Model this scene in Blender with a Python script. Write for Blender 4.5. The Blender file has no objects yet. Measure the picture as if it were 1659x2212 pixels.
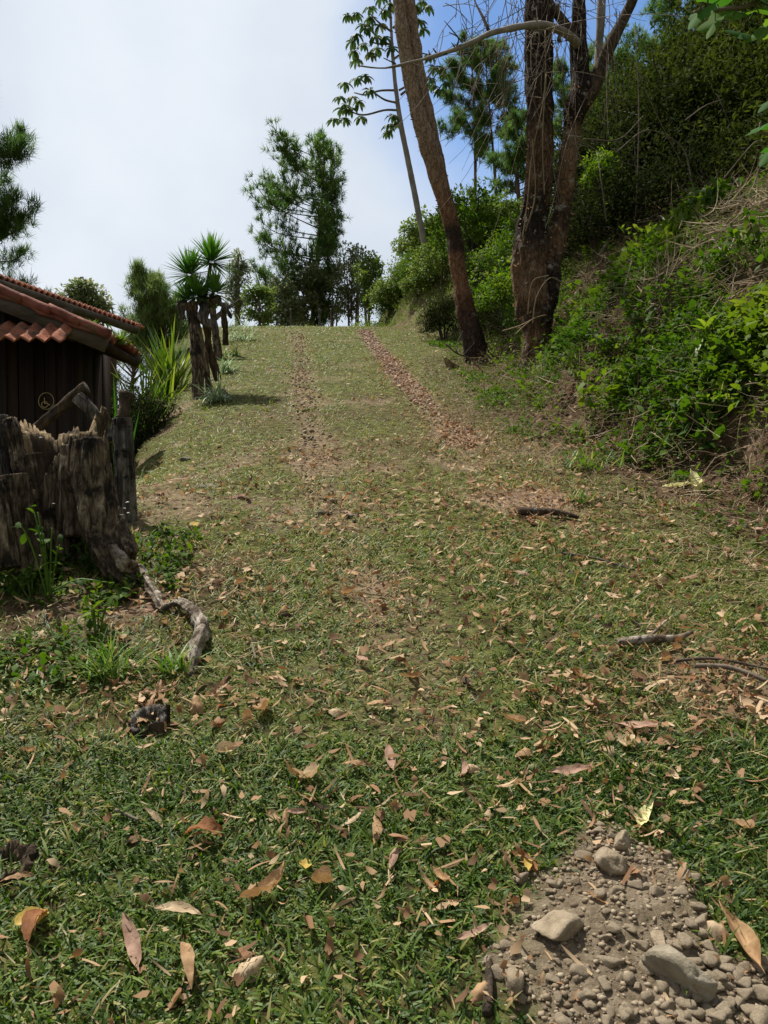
import bpy, math, random
import numpy as np
from mathutils import Vector, Matrix, noise as mnoise

random.seed(7)
rng = np.random.default_rng(7)
R = lambda a: a * math.pi / 180
scene = bpy.context.scene
COL = scene.collection

# ------------------------------------------------------------------ camera
PITCH = -2.0
EYE = np.array([0.0, 0.0, 1.6])
FPX = 1703.0                      # focal length in units of the 1659 x 2212 picture
cam_d = bpy.data.cameras.new('camera')
cam = bpy.data.objects.new('camera', cam_d)
COL.objects.link(cam)
cam.location = EYE
cam.rotation_euler = (R(90 + PITCH), 0, 0)
cam_d.sensor_fit = 'VERTICAL'
cam_d.angle = 2 * math.atan(1106 / FPX)
cam_d.clip_start = 0.05
cam_d.clip_end = 3000
scene.camera = cam

# ------------------------------------------------------------------ light
SUN_EL, SUN_AZ = 60.0, -42.0       # azimuth measured from +Y towards +X
w = bpy.data.worlds.new('World')
scene.world = w
w.use_nodes = True
nt = w.node_tree
nt.nodes.clear()
out = nt.nodes.new('ShaderNodeOutputWorld')
bg_sky = nt.nodes.new('ShaderNodeBackground')
bg_cl = nt.nodes.new('ShaderNodeBackground')
mix = nt.nodes.new('ShaderNodeMixShader')
sky = nt.nodes.new('ShaderNodeTexSky')
sky.sky_type = 'NISHITA'
sky.sun_disc = False
sky.sun_elevation = R(SUN_EL)
sky.sun_rotation = R(SUN_AZ)
sky.air_density = 1.0
sky.ozone_density = 1.6
sky.altitude = 1500
hs = nt.nodes.new('ShaderNodeHueSaturation')
hs.inputs['Saturation'].default_value = 1.15
nt.links.new(sky.outputs[0], hs.inputs['Color'])
nt.links.new(hs.outputs[0], bg_sky.inputs[0])
bg_sky.inputs[1].default_value = 0.14
tc = nt.nodes.new('ShaderNodeTexCoord')
# clear gap in the cloud deck, up and to the right
bdir = Vector((0.36, 1.0, 0.66)).normalized()
dot = nt.nodes.new('ShaderNodeVectorMath'); dot.operation = 'DOT_PRODUCT'
nt.links.new(tc.outputs['Generated'], dot.inputs[0]); dot.inputs[1].default_value = bdir
n1 = nt.nodes.new('ShaderNodeTexNoise'); n1.inputs['Scale'].default_value = 3.2; n1.inputs['Detail'].default_value = 6; n1.inputs['Roughness'].default_value = .55
n1.inputs['Distortion'].default_value = .4
nt.links.new(tc.outputs['Generated'], n1.inputs['Vector'])
ma = nt.nodes.new('ShaderNodeMath'); ma.operation = 'MULTIPLY_ADD'
nt.links.new(n1.outputs[0], ma.inputs[0]); ma.inputs[1].default_value = 0.10
nt.links.new(dot.outputs['Value'], ma.inputs[2])
mr = nt.nodes.new('ShaderNodeMapRange'); mr.interpolation_type = 'SMOOTHERSTEP'
mr.inputs['From Min'].default_value = 0.975; mr.inputs['From Max'].default_value = 1.05
mr.inputs['To Min'].default_value = 1.0; mr.inputs['To Max'].default_value = 0.0
nt.links.new(ma.outputs[0], mr.inputs['Value'])
n2 = nt.nodes.new('ShaderNodeTexNoise'); n2.inputs['Scale'].default_value = 2.3; n2.inputs['Detail'].default_value = 7; n2.inputs['Roughness'].default_value = .5
nt.links.new(tc.outputs['Generated'], n2.inputs['Vector'])
cr = nt.nodes.new('ShaderNodeValToRGB')
cr.color_ramp.elements[0].position = .32; cr.color_ramp.elements[0].color = (.56, .64, .75, 1)
cr.color_ramp.elements[1].position = .68; cr.color_ramp.elements[1].color = (.80, .85, .91, 1)
nt.links.new(n2.outputs[0], cr.inputs[0])
nt.links.new(cr.outputs[0], bg_cl.inputs[0])
# cloud deck dimmed behind the viewer, out of sight, to weaken the ambient fill
sx = nt.nodes.new('ShaderNodeSeparateXYZ'); nt.links.new(tc.outputs['Generated'], sx.inputs[0])
mg = nt.nodes.new('ShaderNodeMapRange'); mg.inputs['From Min'].default_value = -.3; mg.inputs['From Max'].default_value = .6
mg.inputs['To Min'].default_value = .36; mg.inputs['To Max'].default_value = .86
nt.links.new(sx.outputs['Y'], mg.inputs['Value']); nt.links.new(mg.outputs[0], bg_cl.inputs[1])
nt.links.new(mr.outputs[0], mix.inputs[0])
nt.links.new(bg_sky.outputs[0], mix.inputs[1])
nt.links.new(bg_cl.outputs[0], mix.inputs[2])
nt.links.new(mix.outputs[0], out.inputs[0])

sun_d = bpy.data.lights.new('sun', 'SUN')
sun_d.energy = 5.0
sun_d.angle = R(.8)
sun_d.color = (1.0, .95, .86)
sun = bpy.data.objects.new('sun', sun_d)
COL.objects.link(sun)
sdir = Vector((math.sin(R(SUN_AZ)) * math.cos(R(SUN_EL)), math.cos(R(SUN_AZ)) * math.cos(R(SUN_EL)), math.sin(R(SUN_EL))))
sun.rotation_euler = sdir.to_track_quat('Z', 'Y').to_euler()
sun.location = (20, 20, 40)

scene.view_settings.view_transform = 'Standard'
scene.view_settings.look = 'None'
scene.view_settings.exposure = 0.32
scene.view_settings.gamma = 1
scene.cycles.max_bounces = 6
scene.cycles.diffuse_bounces = 3
scene.cycles.transmission_bounces = 4
scene.cycles.transparent_max_bounces = 4

# ------------------------------------------------------------------ noise
def _h(ix, iy, iz, s):
    n = (ix.astype(np.int64) * 374761393 + iy.astype(np.int64) * 668265263 + iz.astype(np.int64) * 2147483647 + s * 1274126177) & 0xffffffff
    n = ((n ^ (n >> 13)) * 1274126177) & 0xffffffff
    n = n ^ (n >> 16)
    return (n & 0xffff) / 65535.0
def vn(p, s=0):
    """value noise of points (N,3) in -1..1"""
    f = np.floor(p); t = p - f; t = t * t * (3 - 2 * t)
    f = f.astype(np.int64); r = 0
    for dx in (0, 1):
        for dy in (0, 1):
            for dz in (0, 1):
                wgt = (t[:, 0] if dx else 1 - t[:, 0]) * (t[:, 1] if dy else 1 - t[:, 1]) * (t[:, 2] if dz else 1 - t[:, 2])
                r = r + wgt * _h(f[:, 0] + dx, f[:, 1] + dy, f[:, 2] + dz, s)
    return r * 2 - 1
def fbm(p, s=0, o=4, g=.5):
    a, r, n = 1., 0, 0
    for i in range(o):
        r = r + a * vn(p * (2.03 ** i) + i * 7.3, s + i); n += a; a *= g
    return r / n
def n2d(x, y, sc, s=0, o=3):
    x = np.atleast_1d(np.asarray(x, float)); y = np.atleast_1d(np.asarray(y, float))
    p = np.stack([x.ravel() * sc, y.ravel() * sc, np.full(x.size, .5)], 1)
    return fbm(p, s, o).reshape(x.shape)
def sstep(a, b, x):
    t = np.clip((x - a) / (b - a), 0, 1); return t * t * (3 - 2 * t)

# ------------------------------------------------------------------ terrain height
SL = 0.285
TOE_Y = [-40, -5, 2, 4.9, 6.2, 8, 10, 12, 14, 17, 19, 21, 25, 32, 60]
TOE_X = [5, 3.6, 3.0, 2.35, 1.85, 1.5, 1.55, 1.45, 1.5, .75, .2, -.4, -1.4, -3., -6]
EDG_Y = [-40, 0, 4, 5.5, 7.5, 9.4, 12, 16, 20, 30, 60]
EDG_X = [-9, -4.5, -2.3, -2.2, -2.42, -2.9, -3.35, -4.4, -5.6, -9, -16]
def toe(y): return np.interp(y, TOE_Y, TOE_X)
def edge(y): return np.interp(y, EDG_Y, EDG_X)
def H(x, y):
    x = np.atleast_1d(np.asarray(x, float)); y = np.atleast_1d(np.asarray(y, float))
    x, y = np.broadcast_arrays(x, y)
    yy = np.where(y < -3, -3 + (y + 3) * .35, y)
    yy = np.maximum(yy, -14)
    road = SL * np.minimum(yy, 20.4)
    # rounded crest
    k = .9
    d = (y - 20.4) / k
    road = road - np.where(y > 15, k * .17 * np.log1p(np.exp(np.clip(d, -20, 20))) * 1.9, 0)
    road = np.where(y > 45, np.maximum(road, -12), road)
    road = np.maximum(road, -12)
    road = road + .035 * n2d(x, y, .55, 3) + .012 * n2d(x, y, 2.6, 4)
    # bank on the right
    dd = x - toe(y) + .22 * n2d(x, y, .8, 9)
    far = sstep(13, 18, y)
    vf = sstep(15.5, 19, y)
    A = 1.75 + .5 * far
    wd = .95 + 1.3 * far
    dp = np.maximum(dd, 0)
    dsm = np.sqrt(dp * dp + .12) - math.sqrt(.12)
    hb = A * (1 - np.exp(-dsm / wd)) + .22 * np.minimum(dsm, 3) + .62 * np.clip(dsm - 3, 0, 26)
    hv = (1.9 + .38 * np.clip(y - 19, -2, 5)) * (1 - np.exp(-(dsm / 1.0) ** 1.4)) + .10 * np.minimum(dsm, 5) + .5 * np.clip(dsm - 5, 0, 26)
    hb = hb * (1 - vf) + hv * vf
    hb = hb - .8 * np.exp(-((x - 2.5) / .33) ** 2 - ((y - 7.7) / .5) ** 2) * (dsm > .3)
    hb = hb * (1 - sstep(26, 60, y) * .8)
    hb = hb * (1 - sstep(60, 140, x) * .7)
    hb = hb + np.where(dp > 0, np.minimum(dp, 1) * (.34 * n2d(x, y, 1.25, 11) + .08 * n2d(x, y, 5, 12)), 0)
    z = road + hb
    # left side drops to the hut terrace, then away
    de = edge(y) - x
    z = z - .42 * np.clip((de + 1.3) / 1.3, 0, 1) ** 2 * sstep(5, 7, y)
    pad = 1.0 - .35 * np.clip(-(x + 6.0), 0, 22) + .03 * n2d(x, y, 1.1, 5)
    pad = pad - .1 * np.clip(y - 10, 0, 30)
    tt = sstep(-.1, 0.45, de / (1 + 3.5 * sstep(9, 14, y)))
    z = np.where(de > -.1, z * (1 - tt) + np.minimum(z, pad) * tt, z)
    return z
def h1(x, y): return float(H(x, y)[0])
def P(px, py, y):
    """the point seen at (px, py) of the 1659 x 2212 picture at depth y"""
    a = (px - 829.5) / FPX; b = -(py - 1106) / FPX
    c, s = math.cos(R(PITCH)), math.sin(R(PITCH))
    dy = c - b * s; dz = s + b * c
    t = y / dy
    return np.array([a * t, y, 1.6 + dz * t])
def hit(px, py, y0=.8, y1=45):
    ys = np.concatenate([np.arange(y0, 8, .02), np.arange(8, y1, .05)])
    q0, q1 = P(px, py, 1.), P(px, py, 2.)
    d = q1 - q0
    xs = d[0] * ys; zs = 1.6 + d[2] * ys
    g = H(xs, ys)
    i = np.argmax(zs <= g)
    if zs[i] > g[i]: i = len(ys) - 1
    return np.array([xs[i], ys[i], g[i]])

# ------------------------------------------------------------------ mesh helpers
def mk(name, V, F, mat, parent=None, attrs=None, smooth=False, mats=None, midx=None):
    """V (N,3); F list of (M,k) int arrays; attrs {name:(N,) floats}"""
    V = np.asarray(V, np.float32)
    me = bpy.data.meshes.new(name)
    F = [np.asarray(f, np.int32) for f in F if len(f)]
    tot = sum(f.size for f in F); nf = sum(len(f) for f in F)
    me.vertices.add(len(V)); me.vertices.foreach_set('co', V.ravel())
    me.loops.add(tot); me.polygons.add(nf)
    me.loops.foreach_set('vertex_index', np.concatenate([f.ravel() for f in F]))
    lens = np.concatenate([np.full(len(f), f.shape[1], np.int32) for f in F])
    me.polygons.foreach_set('loop_start', np.concatenate([[0], np.cumsum(lens)[:-1]]).astype(np.int32))
    me.polygons.foreach_set('loop_total', lens)
    if smooth: me.polygons.foreach_set('use_smooth', np.ones(nf, bool))
    if midx is not None: me.polygons.foreach_set('material_index', np.asarray(midx, np.int32))
    for k, a in (attrs or {}).items():
        at = me.attributes.new(k, 'FLOAT', 'POINT'); at.data.foreach_set('value', np.asarray(a, np.float32))
    me.update(calc_edges=True)
    for m in (mats or [mat]): me.materials.append(m)
    o = bpy.data.objects.new(name, me)
    COL.objects.link(o)
    if parent is not None: o.parent = parent
    return o
class Buf:
    def __init__(s): s.V = []; s.F = {}; s.A = []; s.n = 0
    def add(s, V, F, rnd=.5):
        V = np.asarray(V, float).reshape(-1, 3)
        for f in F:
            f = np.asarray(f, int)
            if len(f): s.F.setdefault(f.shape[1], []).append(f + s.n)
        s.V.append(V); s.A.append(np.broadcast_to(rnd, (len(V),)) if np.ndim(rnd) == 0 else np.asarray(rnd))
        s.n += len(V); return s
    def obj(s, name, mat, parent=None, smooth=False, loc=None):
        V = np.concatenate(s.V)
        if loc is not None: V = V - np.asarray(loc)
        return mk(name, V, [np.concatenate(f) for f in s.F.values()], mat, parent, {'rnd': np.concatenate(s.A)}, smooth)
def nrm(a): return a / np.maximum(np.linalg.norm(a, axis=-1, keepdims=True), 1e-9)
def strips(P0, D, B, L, W, bend, prof, K, S=None, rnd=None, fold=0.):
    """N leaf or blade strips. Returns V, F, rnd"""
    P0 = np.asarray(P0, float); N = len(P0)
    D = nrm(np.asarray(D, float)); B = np.asarray(B, float); B = nrm(B - D * (B * D).sum(-1, keepdims=True))
    if S is None: S = np.cross(D, B)
    S = nrm(S)
    L = np.broadcast_to(L, (N,)); W = np.broadcast_to(W, (N,)); bend = np.broadcast_to(bend, (N,))
    pts = [P0]; p = P0
    for k in range(K):
        a = bend * (k + .5) / K
        d = D * np.cos(a)[:, None] + B * np.sin(a)[:, None]
        p = p + d * (L / K)[:, None]; pts.append(p)
    V = []; 
    for k in range(K):
        wd = (W * prof[k] * .5)[:, None]
        V += [pts[k] - S * wd, pts[k] + S * wd]
    V.append(pts[K])
    V = np.stack(V, 1)                      # N, 2K+1, 3
    m = 2 * K + 1
    base = (np.arange(N) * m)[:, None]
    Q = [base + np.array([[2 * k, 2 * k + 1, 2 * k + 3, 2 * k + 2]]) for k in range(K - 1)]
    T = base + np.array([[2 * K - 2, 2 * K - 1, 2 * K]])
    if rnd is None: rnd = rng.random(N)
    F = ([np.concatenate(Q)] if Q else []) + [T]
    return V.reshape(-1, 3), F, np.repeat(rnd, m)
def crm(pts, n):
    """Catmull-Rom resample of rows (M,k)"""
    p = np.asarray(pts, float)
    p = np.vstack([2 * p[0] - p[1], p, 2 * p[-1] - p[-2]])
    M = len(p) - 3
    u = np.linspace(0, M, n); i = np.minimum(u.astype(int), M - 1); t = (u - i)[:, None]
    a, b, c, d = p[i], p[i + 1], p[i + 2], p[i + 3]
    return .5 * (2 * b + (c - a) * t + (2 * a - 5 * b + 4 * c - d) * t * t + (3 * b - a - 3 * c + d) * t ** 3)
def tube(pts, rad, sides=8, n=None, bump=0., bf=6., seed=0, cap=True, ridges=0., nr=5, flare=0., fis=0., ff=5.):
    pts = np.asarray(pts, float); rad = np.broadcast_to(rad, (len(pts),)).astype(float)
    if n is None: n = max(len(pts), 2)
    c = crm(np.column_stack([pts, rad]), n) if len(pts) > 2 or n > 2 else np.column_stack([pts, rad])
    c, r = c[:, :3], np.maximum(c[:, 3], 1e-4)
    tan = nrm(np.gradient(c, axis=0))
    ref = np.array([1., 0, 0]) if abs(tan[0][0]) < .8 else np.array([0, 1., 0])
    u = nrm(np.cross(tan, ref)); v = np.cross(tan, u)
    th = np.linspace(0, 2 * np.pi, sides, endpoint=False)
    ring = u[:, None] * np.cos(th)[None, :, None] + v[:, None] * np.sin(th)[None, :, None]
    rr = np.repeat(r[:, None], sides, 1)
    if ridges: rr = rr * (1 + ridges * np.sin(nr * th + seed + np.linspace(0, 1.5, n)[:, None]) * np.linspace(1, .4, n)[:, None])
    if fis:
        q = np.stack(np.broadcast_arrays(np.cos(th)[None] * ff, np.sin(th)[None] * ff, (np.cumsum(np.r_[0, np.linalg.norm(np.diff(c, axis=0), axis=1)]) * 1.6)[:, None] + seed), -1).reshape(-1, 3)
        g1 = 1 - np.abs(fbm(q, seed + 11, 3)) * 2.2; rr = rr * (1 - fis * np.clip(g1.reshape(n, sides), 0, 1) ** 2.5)
    V = c[:, None] + ring * rr[..., None]
    if bump:
        q = V.reshape(-1, 3)
        f = fbm(q * bf, seed, 4).reshape(n, sides) + .6 * fbm(q * bf * np.array([3, 3, .7]), seed + 5, 3).reshape(n, sides)
        V = V + ring * (f * bump)[..., None] 
    V = V.reshape(-1, 3)
    i = np.arange(n - 1)[:, None] * sides; j = np.arange(sides)[None]; j2 = (j + 1) % sides
    Q = np.stack([i + j, i + j2, i + sides + j2, i + sides + j], -1).reshape(-1, 4)
    F = [Q]
    if cap:
        V = np.vstack([V, c[0], c[-1]]); a, b = n * sides, n * sides + 1
        jj = np.arange(sides); k = (jj + 1) % sides
        F.append(np.vstack([np.stack([k, jj, np.full(sides, a)], 1), np.stack([(n - 1) * sides + jj, (n - 1) * sides + k, np.full(sides, b)], 1)]))
    return V, F
def box(c, s, rz=0., ry=0.):
    c = np.asarray(c, float); s = np.asarray(s, float) / 2
    V = np.array([[x, y, z] for x in (-1, 1) for y in (-1, 1) for z in (-1, 1)]) * s
    M = np.array(Matrix.Rotation(rz, 3, 'Z') @ Matrix.Rotation(ry, 3, 'Y'))
    V = V @ M.T + c
    return V, [np.array([[0, 1, 3, 2], [4, 6, 7, 5], [0, 4, 5, 1], [2, 3, 7, 6], [0, 2, 6, 4], [1, 5, 7, 3]])]

# ------------------------------------------------------------------ tagging
def tag(o, label=None, cat=None, group=None, kind=None):
    if label: o['label'] = label
    if cat: o['category'] = cat
    if group: o['group'] = group
    if kind: o['kind'] = kind
    return o
def thing(name, loc, label, cat, group=None, rz=0):
    o = bpy.data.objects.new(name, None); COL.objects.link(o)
    o.location = loc; o.rotation_euler = (0, 0, rz); o.empty_display_size = .2
    return tag(o, label, cat, group)
def dup(o, loc=None, rz=0, sc=1., label=None, group=None, parent=None):
    c = o.copy(); COL.objects.link(c)
    if parent is not None: c.parent = parent
    for ch in [k for k in bpy.data.objects if k.parent == o]: dup(ch, parent=c)
    if parent is None:
        c.location = loc; c.rotation_euler = (0, 0, rz); c.scale = (sc, sc, sc) if np.ndim(sc) == 0 else sc
    if label: c['label'] = label
    if group: c['group'] = group
    return c

# ------------------------------------------------------------------ materials
def mat(name, stops, fac='noise', scale=5., stretch=(1, 1, 1), rough=.8, bump=.0, bscale=None, transl=0., amt=.5, spec=.2, hue2=None, dist=0., crack=0.):
    """fac: noise | attr | obj; amt = share of noise mixed into attr/obj"""
    m = bpy.data.materials.new(name); m.use_nodes = True
    t = m.node_tree; N = t.nodes; Lk = t.links
    N.clear()
    o = N.new('ShaderNodeOutputMaterial'); b = N.new('ShaderNodeBsdfPrincipled')
    b.inputs['Roughness'].default_value = rough
    b.inputs['Specular IOR Level'].default_value = spec
    co = N.new('ShaderNodeTexCoord'); mp = N.new('ShaderNodeMapping'); mp.inputs['Scale'].default_value = stretch
    Lk.new(co.outputs['Object'], mp.inputs[0])
    nz = N.new('ShaderNodeTexNoise'); nz.inputs['Scale'].default_value = scale; nz.inputs['Detail'].default_value = 6; nz.inputs['Roughness'].default_value = .62
    nz.inputs['Distortion'].default_value = dist
    Lk.new(mp.outputs[0], nz.inputs['Vector'])
    src = nz.outputs[0]
    if fac != 'noise':
        if fac == 'attr':
            a = N.new('ShaderNodeAttribute'); a.attribute_name = 'rnd'; s = a.outputs['Fac']
        else:
            a = N.new('ShaderNodeObjectInfo'); s = a.outputs['Random']
        mx = N.new('ShaderNodeMix'); mx.inputs[0].default_value = amt
        Lk.new(s, mx.inputs[2]); Lk.new(nz.outputs[0], mx.inputs[3]); src = mx.outputs[0]
    r = N.new('ShaderNodeValToRGB'); e = r.color_ramp.elements
    e[0].position, e[0].color = stops[0][0], (*stops[0][1], 1)
    e[1].position, e[1].color = stops[-1][0], (*stops[-1][1], 1)
    for p_, c_ in stops[1:-1]:
        q = e.new(p_); q.color = (*c_, 1)
    Lk.new(src, r.inputs[0])
    colr = r.outputs[0]
    if hue2:    # blotches of a second colour: (colour, scale, lo, hi)
        c2, s2, lo, hi = hue2
        z = N.new('ShaderNodeTexNoise'); z.inputs['Scale'].default_value = s2; z.inputs['Detail'].default_value = 5; z.inputs['Roughness'].default_value = .65
        Lk.new(co.outputs['Object'], z.inputs['Vector'])
        g = N.new('ShaderNodeMapRange'); g.inputs['From Min'].default_value = lo; g.inputs['From Max'].default_value = hi
        Lk.new(z.outputs[0], g.inputs['Value'])
        mm = N.new('ShaderNodeMix'); mm.data_type = 'RGBA'
        Lk.new(g.outputs[0], mm.inputs[0]); Lk.new(colr, mm.inputs[6]); mm.inputs[7].default_value = (*c2, 1)
        colr = mm.outputs[2]
    vo = None
    if crack:
        mp2 = N.new('ShaderNodeMapping'); mp2.inputs['Scale'].default_value = (1, 1, .45); Lk.new(co.outputs['Object'], mp2.inputs[0])
        wn = N.new('ShaderNodeTexNoise'); wn.inputs['Scale'].default_value = 9; wn.inputs['Detail'].default_value = 4; Lk.new(mp2.outputs[0], wn.inputs['Vector'])
        av = N.new('ShaderNodeMix'); av.data_type = 'RGBA'; av.inputs[0].default_value = .22; Lk.new(mp2.outputs[0], av.inputs[6]); Lk.new(wn.outputs['Color'], av.inputs[7])
        vo = N.new('ShaderNodeTexVoronoi'); vo.feature = 'DISTANCE_TO_EDGE'; vo.inputs['Scale'].default_value = crack; Lk.new(av.outputs[2], vo.inputs['Vector'])
        vr = N.new('ShaderNodeMapRange'); vr.inputs['From Min'].default_value = .0; vr.inputs['From Max'].default_value = .11; vr.inputs['To Min'].default_value = .30; vr.inputs['To Max'].default_value = 1
        Lk.new(vo.outputs['Distance'], vr.inputs['Value'])
        mm = N.new('ShaderNodeMix'); mm.data_type = 'RGBA'; mm.blend_type = 'MULTIPLY'; mm.inputs[0].default_value = .38
        Lk.new(colr, mm.inputs[6]); Lk.new(vr.outputs[0], mm.inputs[7]); colr = mm.outputs[2]
    Lk.new(colr, b.inputs['Base Color'])
    if bump:
        z = N.new('ShaderNodeTexNoise'); z.inputs['Scale'].default_value = bscale or scale * 3; z.inputs['Detail'].default_value = 8; z.inputs['Roughness'].default_value = .7
        Lk.new(mp.outputs[0], z.inputs['Vector'])
        bp = N.new('ShaderNodeBump'); bp.inputs['Strength'].default_value = bump; bp.inputs['Distance'].default_value = .02
        if vo:
            ad = N.new('ShaderNodeMath'); ad.operation = 'ADD'; Lk.new(z.outputs[0], ad.inputs[0]); Lk.new(vr.outputs[0], ad.inputs[1]); Lk.new(ad.outputs[0], bp.inputs['Height'])
        else: Lk.new(z.outputs[0], bp.inputs['Height'])
        Lk.new(bp.outputs[0], b.inputs['Normal'])
    if transl:
        tr = N.new('ShaderNodeBsdfTranslucent'); ms = N.new('ShaderNodeMixShader'); ms.inputs[0].default_value = transl
        hv = N.new('ShaderNodeHueSaturation'); hv.inputs['Saturation'].default_value = 1.15; hv.inputs['Value'].default_value = 1.5
        Lk.new(colr, hv.inputs['Color']); Lk.new(hv.outputs[0], tr.inputs[0])
        Lk.new(b.outputs[0], ms.inputs[1]); Lk.new(tr.outputs[0], ms.inputs[2]); Lk.new(ms.outputs[0], o.inputs[0])
    else:
        Lk.new(b.outputs[0], o.inputs[0])
    return m

M = {}
M['grass'] = mat('grass', [(.0, (.016, .036, .006)), (.26, (.036, .078, .010)), (.54, (.115, .185, .021)), (.78, (.235, .245, .055)), (1, (.46, .34, .18))], 'attr', 1.2, amt=.12, rough=.55, transl=.3, spec=.3)
M['tuft'] = mat('tuft', [(.0, (.05, .12, .02)), (.6, (.14, .24, .04)), (1, (.36, .36, .12))], 'attr', 1.2, amt=.1, rough=.5, transl=.3, spec=.4)
M['pale_tuft'] = mat('pale_tuft', [(.0, (.10, .19, .08)), (.5, (.30, .38, .22)), (1, (.55, .56, .36))], 'attr', 1.2, amt=.1, rough=.5, transl=.3, spec=.3)
M['leaf'] = mat('leaf', [(.0, (.03, .07, .012)), (.4, (.07, .13, .02)), (.8, (.14, .205, .032)), (1, (.22, .255, .05))], 'attr', 1.5, amt=.15, rough=.65, transl=.38, spec=.15)
M['leaf_bright'] = mat('leaf_bright', [(.0, (.045, .10, .015)), (.5, (.11, .19, .028)), (1, (.25, .30, .06))], 'attr', 1.5, amt=.2, rough=.6, transl=.38, spec=.15)
M['leaf_hill'] = mat('leaf_hill', [(.0, (.045, .085, .02)), (.5, (.13, .19, .045)), (.85, (.24, .28, .075)), (1, (.34, .27, .12))], 'attr', .8, amt=.25, rough=.6, transl=.35, spec=.25)
M['leaf_dark_shaded'] = mat('leaf_dark_shaded', [(.0, (.010, .012, .005)), (.5, (.021, .031, .009)), (.9, (.055, .068, .018)), (1, (.15, .14, .035))], 'attr', .6, amt=.2, rough=.8, transl=.25, spec=.04)  # leaf colour darkened to hold the shade inside thicket and hollows
M['leaf_thicket_lit'] = mat('leaf_thicket_lit', [(.0, (.018, .024, .008)), (.5, (.042, .06, .014)), (.85, (.095, .12, .025)), (1, (.19, .17, .045))], 'attr', .6, amt=.2, rough=.8, transl=.25, spec=.04)  # lighter copy of the thicket leaf, its lit top put into the colour
M['leaf_olive'] = mat('leaf_olive', [(.0, (.07, .10, .045)), (.6, (.18, .21, .10)), (1, (.32, .30, .17))], 'attr', .6, amt=.2, rough=.7, transl=.4)
M['pine'] = mat('pine', [(.0, (.035, .075, .026)), (.5, (.09, .16, .045)), (1, (.19, .26, .08))], 'attr', .5, amt=.25, rough=.6, transl=.38)
M['pine_pale'] = mat('pine_pale', [(.0, (.09, .15, .055)), (.5, (.20, .28, .10)), (1, (.34, .38, .15))], 'attr', .5, amt=.25, rough=.6, transl=.25)
M['cecropia'] = mat('cecropia', [(.0, (.035, .07, .02)), (.7, (.08, .13, .04)), (1, (.2, .17, .08))], 'attr', .5, amt=.1, rough=.6, transl=.22)
M['yucca'] = mat('yucca', [(.0, (.04, .105, .025)), (.55, (.10, .235, .035)), (1, (.23, .38, .07))], 'attr', 1., amt=.15, rough=.4, transl=.25, spec=.4)
M['agave'] = mat('agave', [(.0, (.05, .10, .02)), (.6, (.14, .24, .035)), (1, (.34, .36, .08))], 'attr', 1., amt=.15, rough=.45, transl=.3, spec=.35)
M['brom'] = mat('brom', [(.0, (.12, .20, .03)), (.6, (.27, .36, .06)), (1, (.42, .42, .12))], 'attr', 4., amt=.3, rough=.4, transl=.35, spec=.4)
M['straw'] = mat('straw', [(.0, (.10, .07, .04)), (.5, (.25, .19, .11)), (1, (.46, .37, .24))], 'attr', 3., amt=.15, rough=.8, transl=.12)
M['twig'] = mat('twig', [(.25, (.07, .052, .038)), (.7, (.24, .19, .145))], 'noise', 8, bump=.3)
M['twig_dark'] = mat('twig_dark', [(.25, (.04, .03, .024)), (.7, (.13, .10, .08))], 'noise', 8, bump=.3)
M['bark_lean'] = mat('bark_lean', [(.0, (.022, .017, .014)), (.34, (.05, .034, .026)), (.44, (.13, .07, .042)), (.56, (.25, .125, .068)), (.66, (.28, .18, .115)), (.82, (.36, .265, .185)), (1, (.46, .38, .29))], 'attr', 17, (1, 1, .6), rough=.95, bump=1., bscale=45, amt=.45, hue2=((.33, .30, .26), 11, .60, .70), dist=.8, crack=17)
M['bark_twin'] = mat('bark_twin', [(.0, (.018, .014, .012)), (.36, (.035, .025, .02)), (.46, (.105, .065, .040)), (.56, (.20, .115, .062)), (.66, (.25, .175, .12)), (.82, (.34, .27, .20)), (1, (.44, .38, .30))], 'attr', 17, (1, 1, .6), rough=.95, bump=1., bscale=45, amt=.45, hue2=((.34, .31, .26), 9, .58, .68), dist=.8, crack=15)
M['bark'] = mat('bark', [(.30, (.05, .026, .014)), (.46, (.15, .068, .030)), (.58, (.23, .105, .045)), (.72, (.30, .20, .12))], 'noise', 5.5, (1, 1, .35), rough=.9, bump=1., bscale=22, hue2=((.025, .021, .018), 1.9, .53, .60), dist=.3)
M['bark_dark'] = mat('bark_dark', [(.30, (.028, .023, .018)), (.5, (.075, .055, .038)), (.72, (.17, .115, .075))], 'noise', 22, (1, 1, .35), rough=.95, bump=1., bscale=50, hue2=((.26, .23, .20), 14, .62, .72))
M['bark_mix'] = mat('bark_mix', [(.30, (.035, .022, .015)), (.46, (.115, .058, .028)), (.58, (.185, .09, .042)), (.72, (.27, .2, .14))], 'noise', 7, (1, 1, .4), rough=.95, bump=1., bscale=24, hue2=((.022, .019, .016), 1.7, .50, .58), dist=.5)
M['bark_pale'] = mat('bark_pale', [(.3, (.16, .14, .115)), (.7, (.34, .30, .25))], 'noise', 6, (1, 1, .6), rough=.85, bump=.4)
M['bark_pine'] = mat('bark_pine', [(.3, (.06, .04, .03)), (.7, (.2, .13, .09))], 'noise', 5, (1, 1, .4), rough=.95, bump=.6)
M['old_wood'] = mat('old_wood', [(.34, (.026, .018, .013)), (.45, (.095, .068, .046)), (.55, (.20, .15, .10)), (.68, (.40, .32, .22))], 'noise', 26, (1, 1, .16), rough=.95, bump=1., bscale=60, hue2=((.022, .018, .014), 7.5, .50, .62), dist=1.2)
M['old_wood_top'] = mat('old_wood_top', [(.36, (.04, .028, .018)), (.48, (.17, .12, .07)), (.58, (.33, .25, .145)), (.72, (.50, .40, .25))], 'noise', 11, (1, 1, .5), rough=.95, bump=1., bscale=35)
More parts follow.
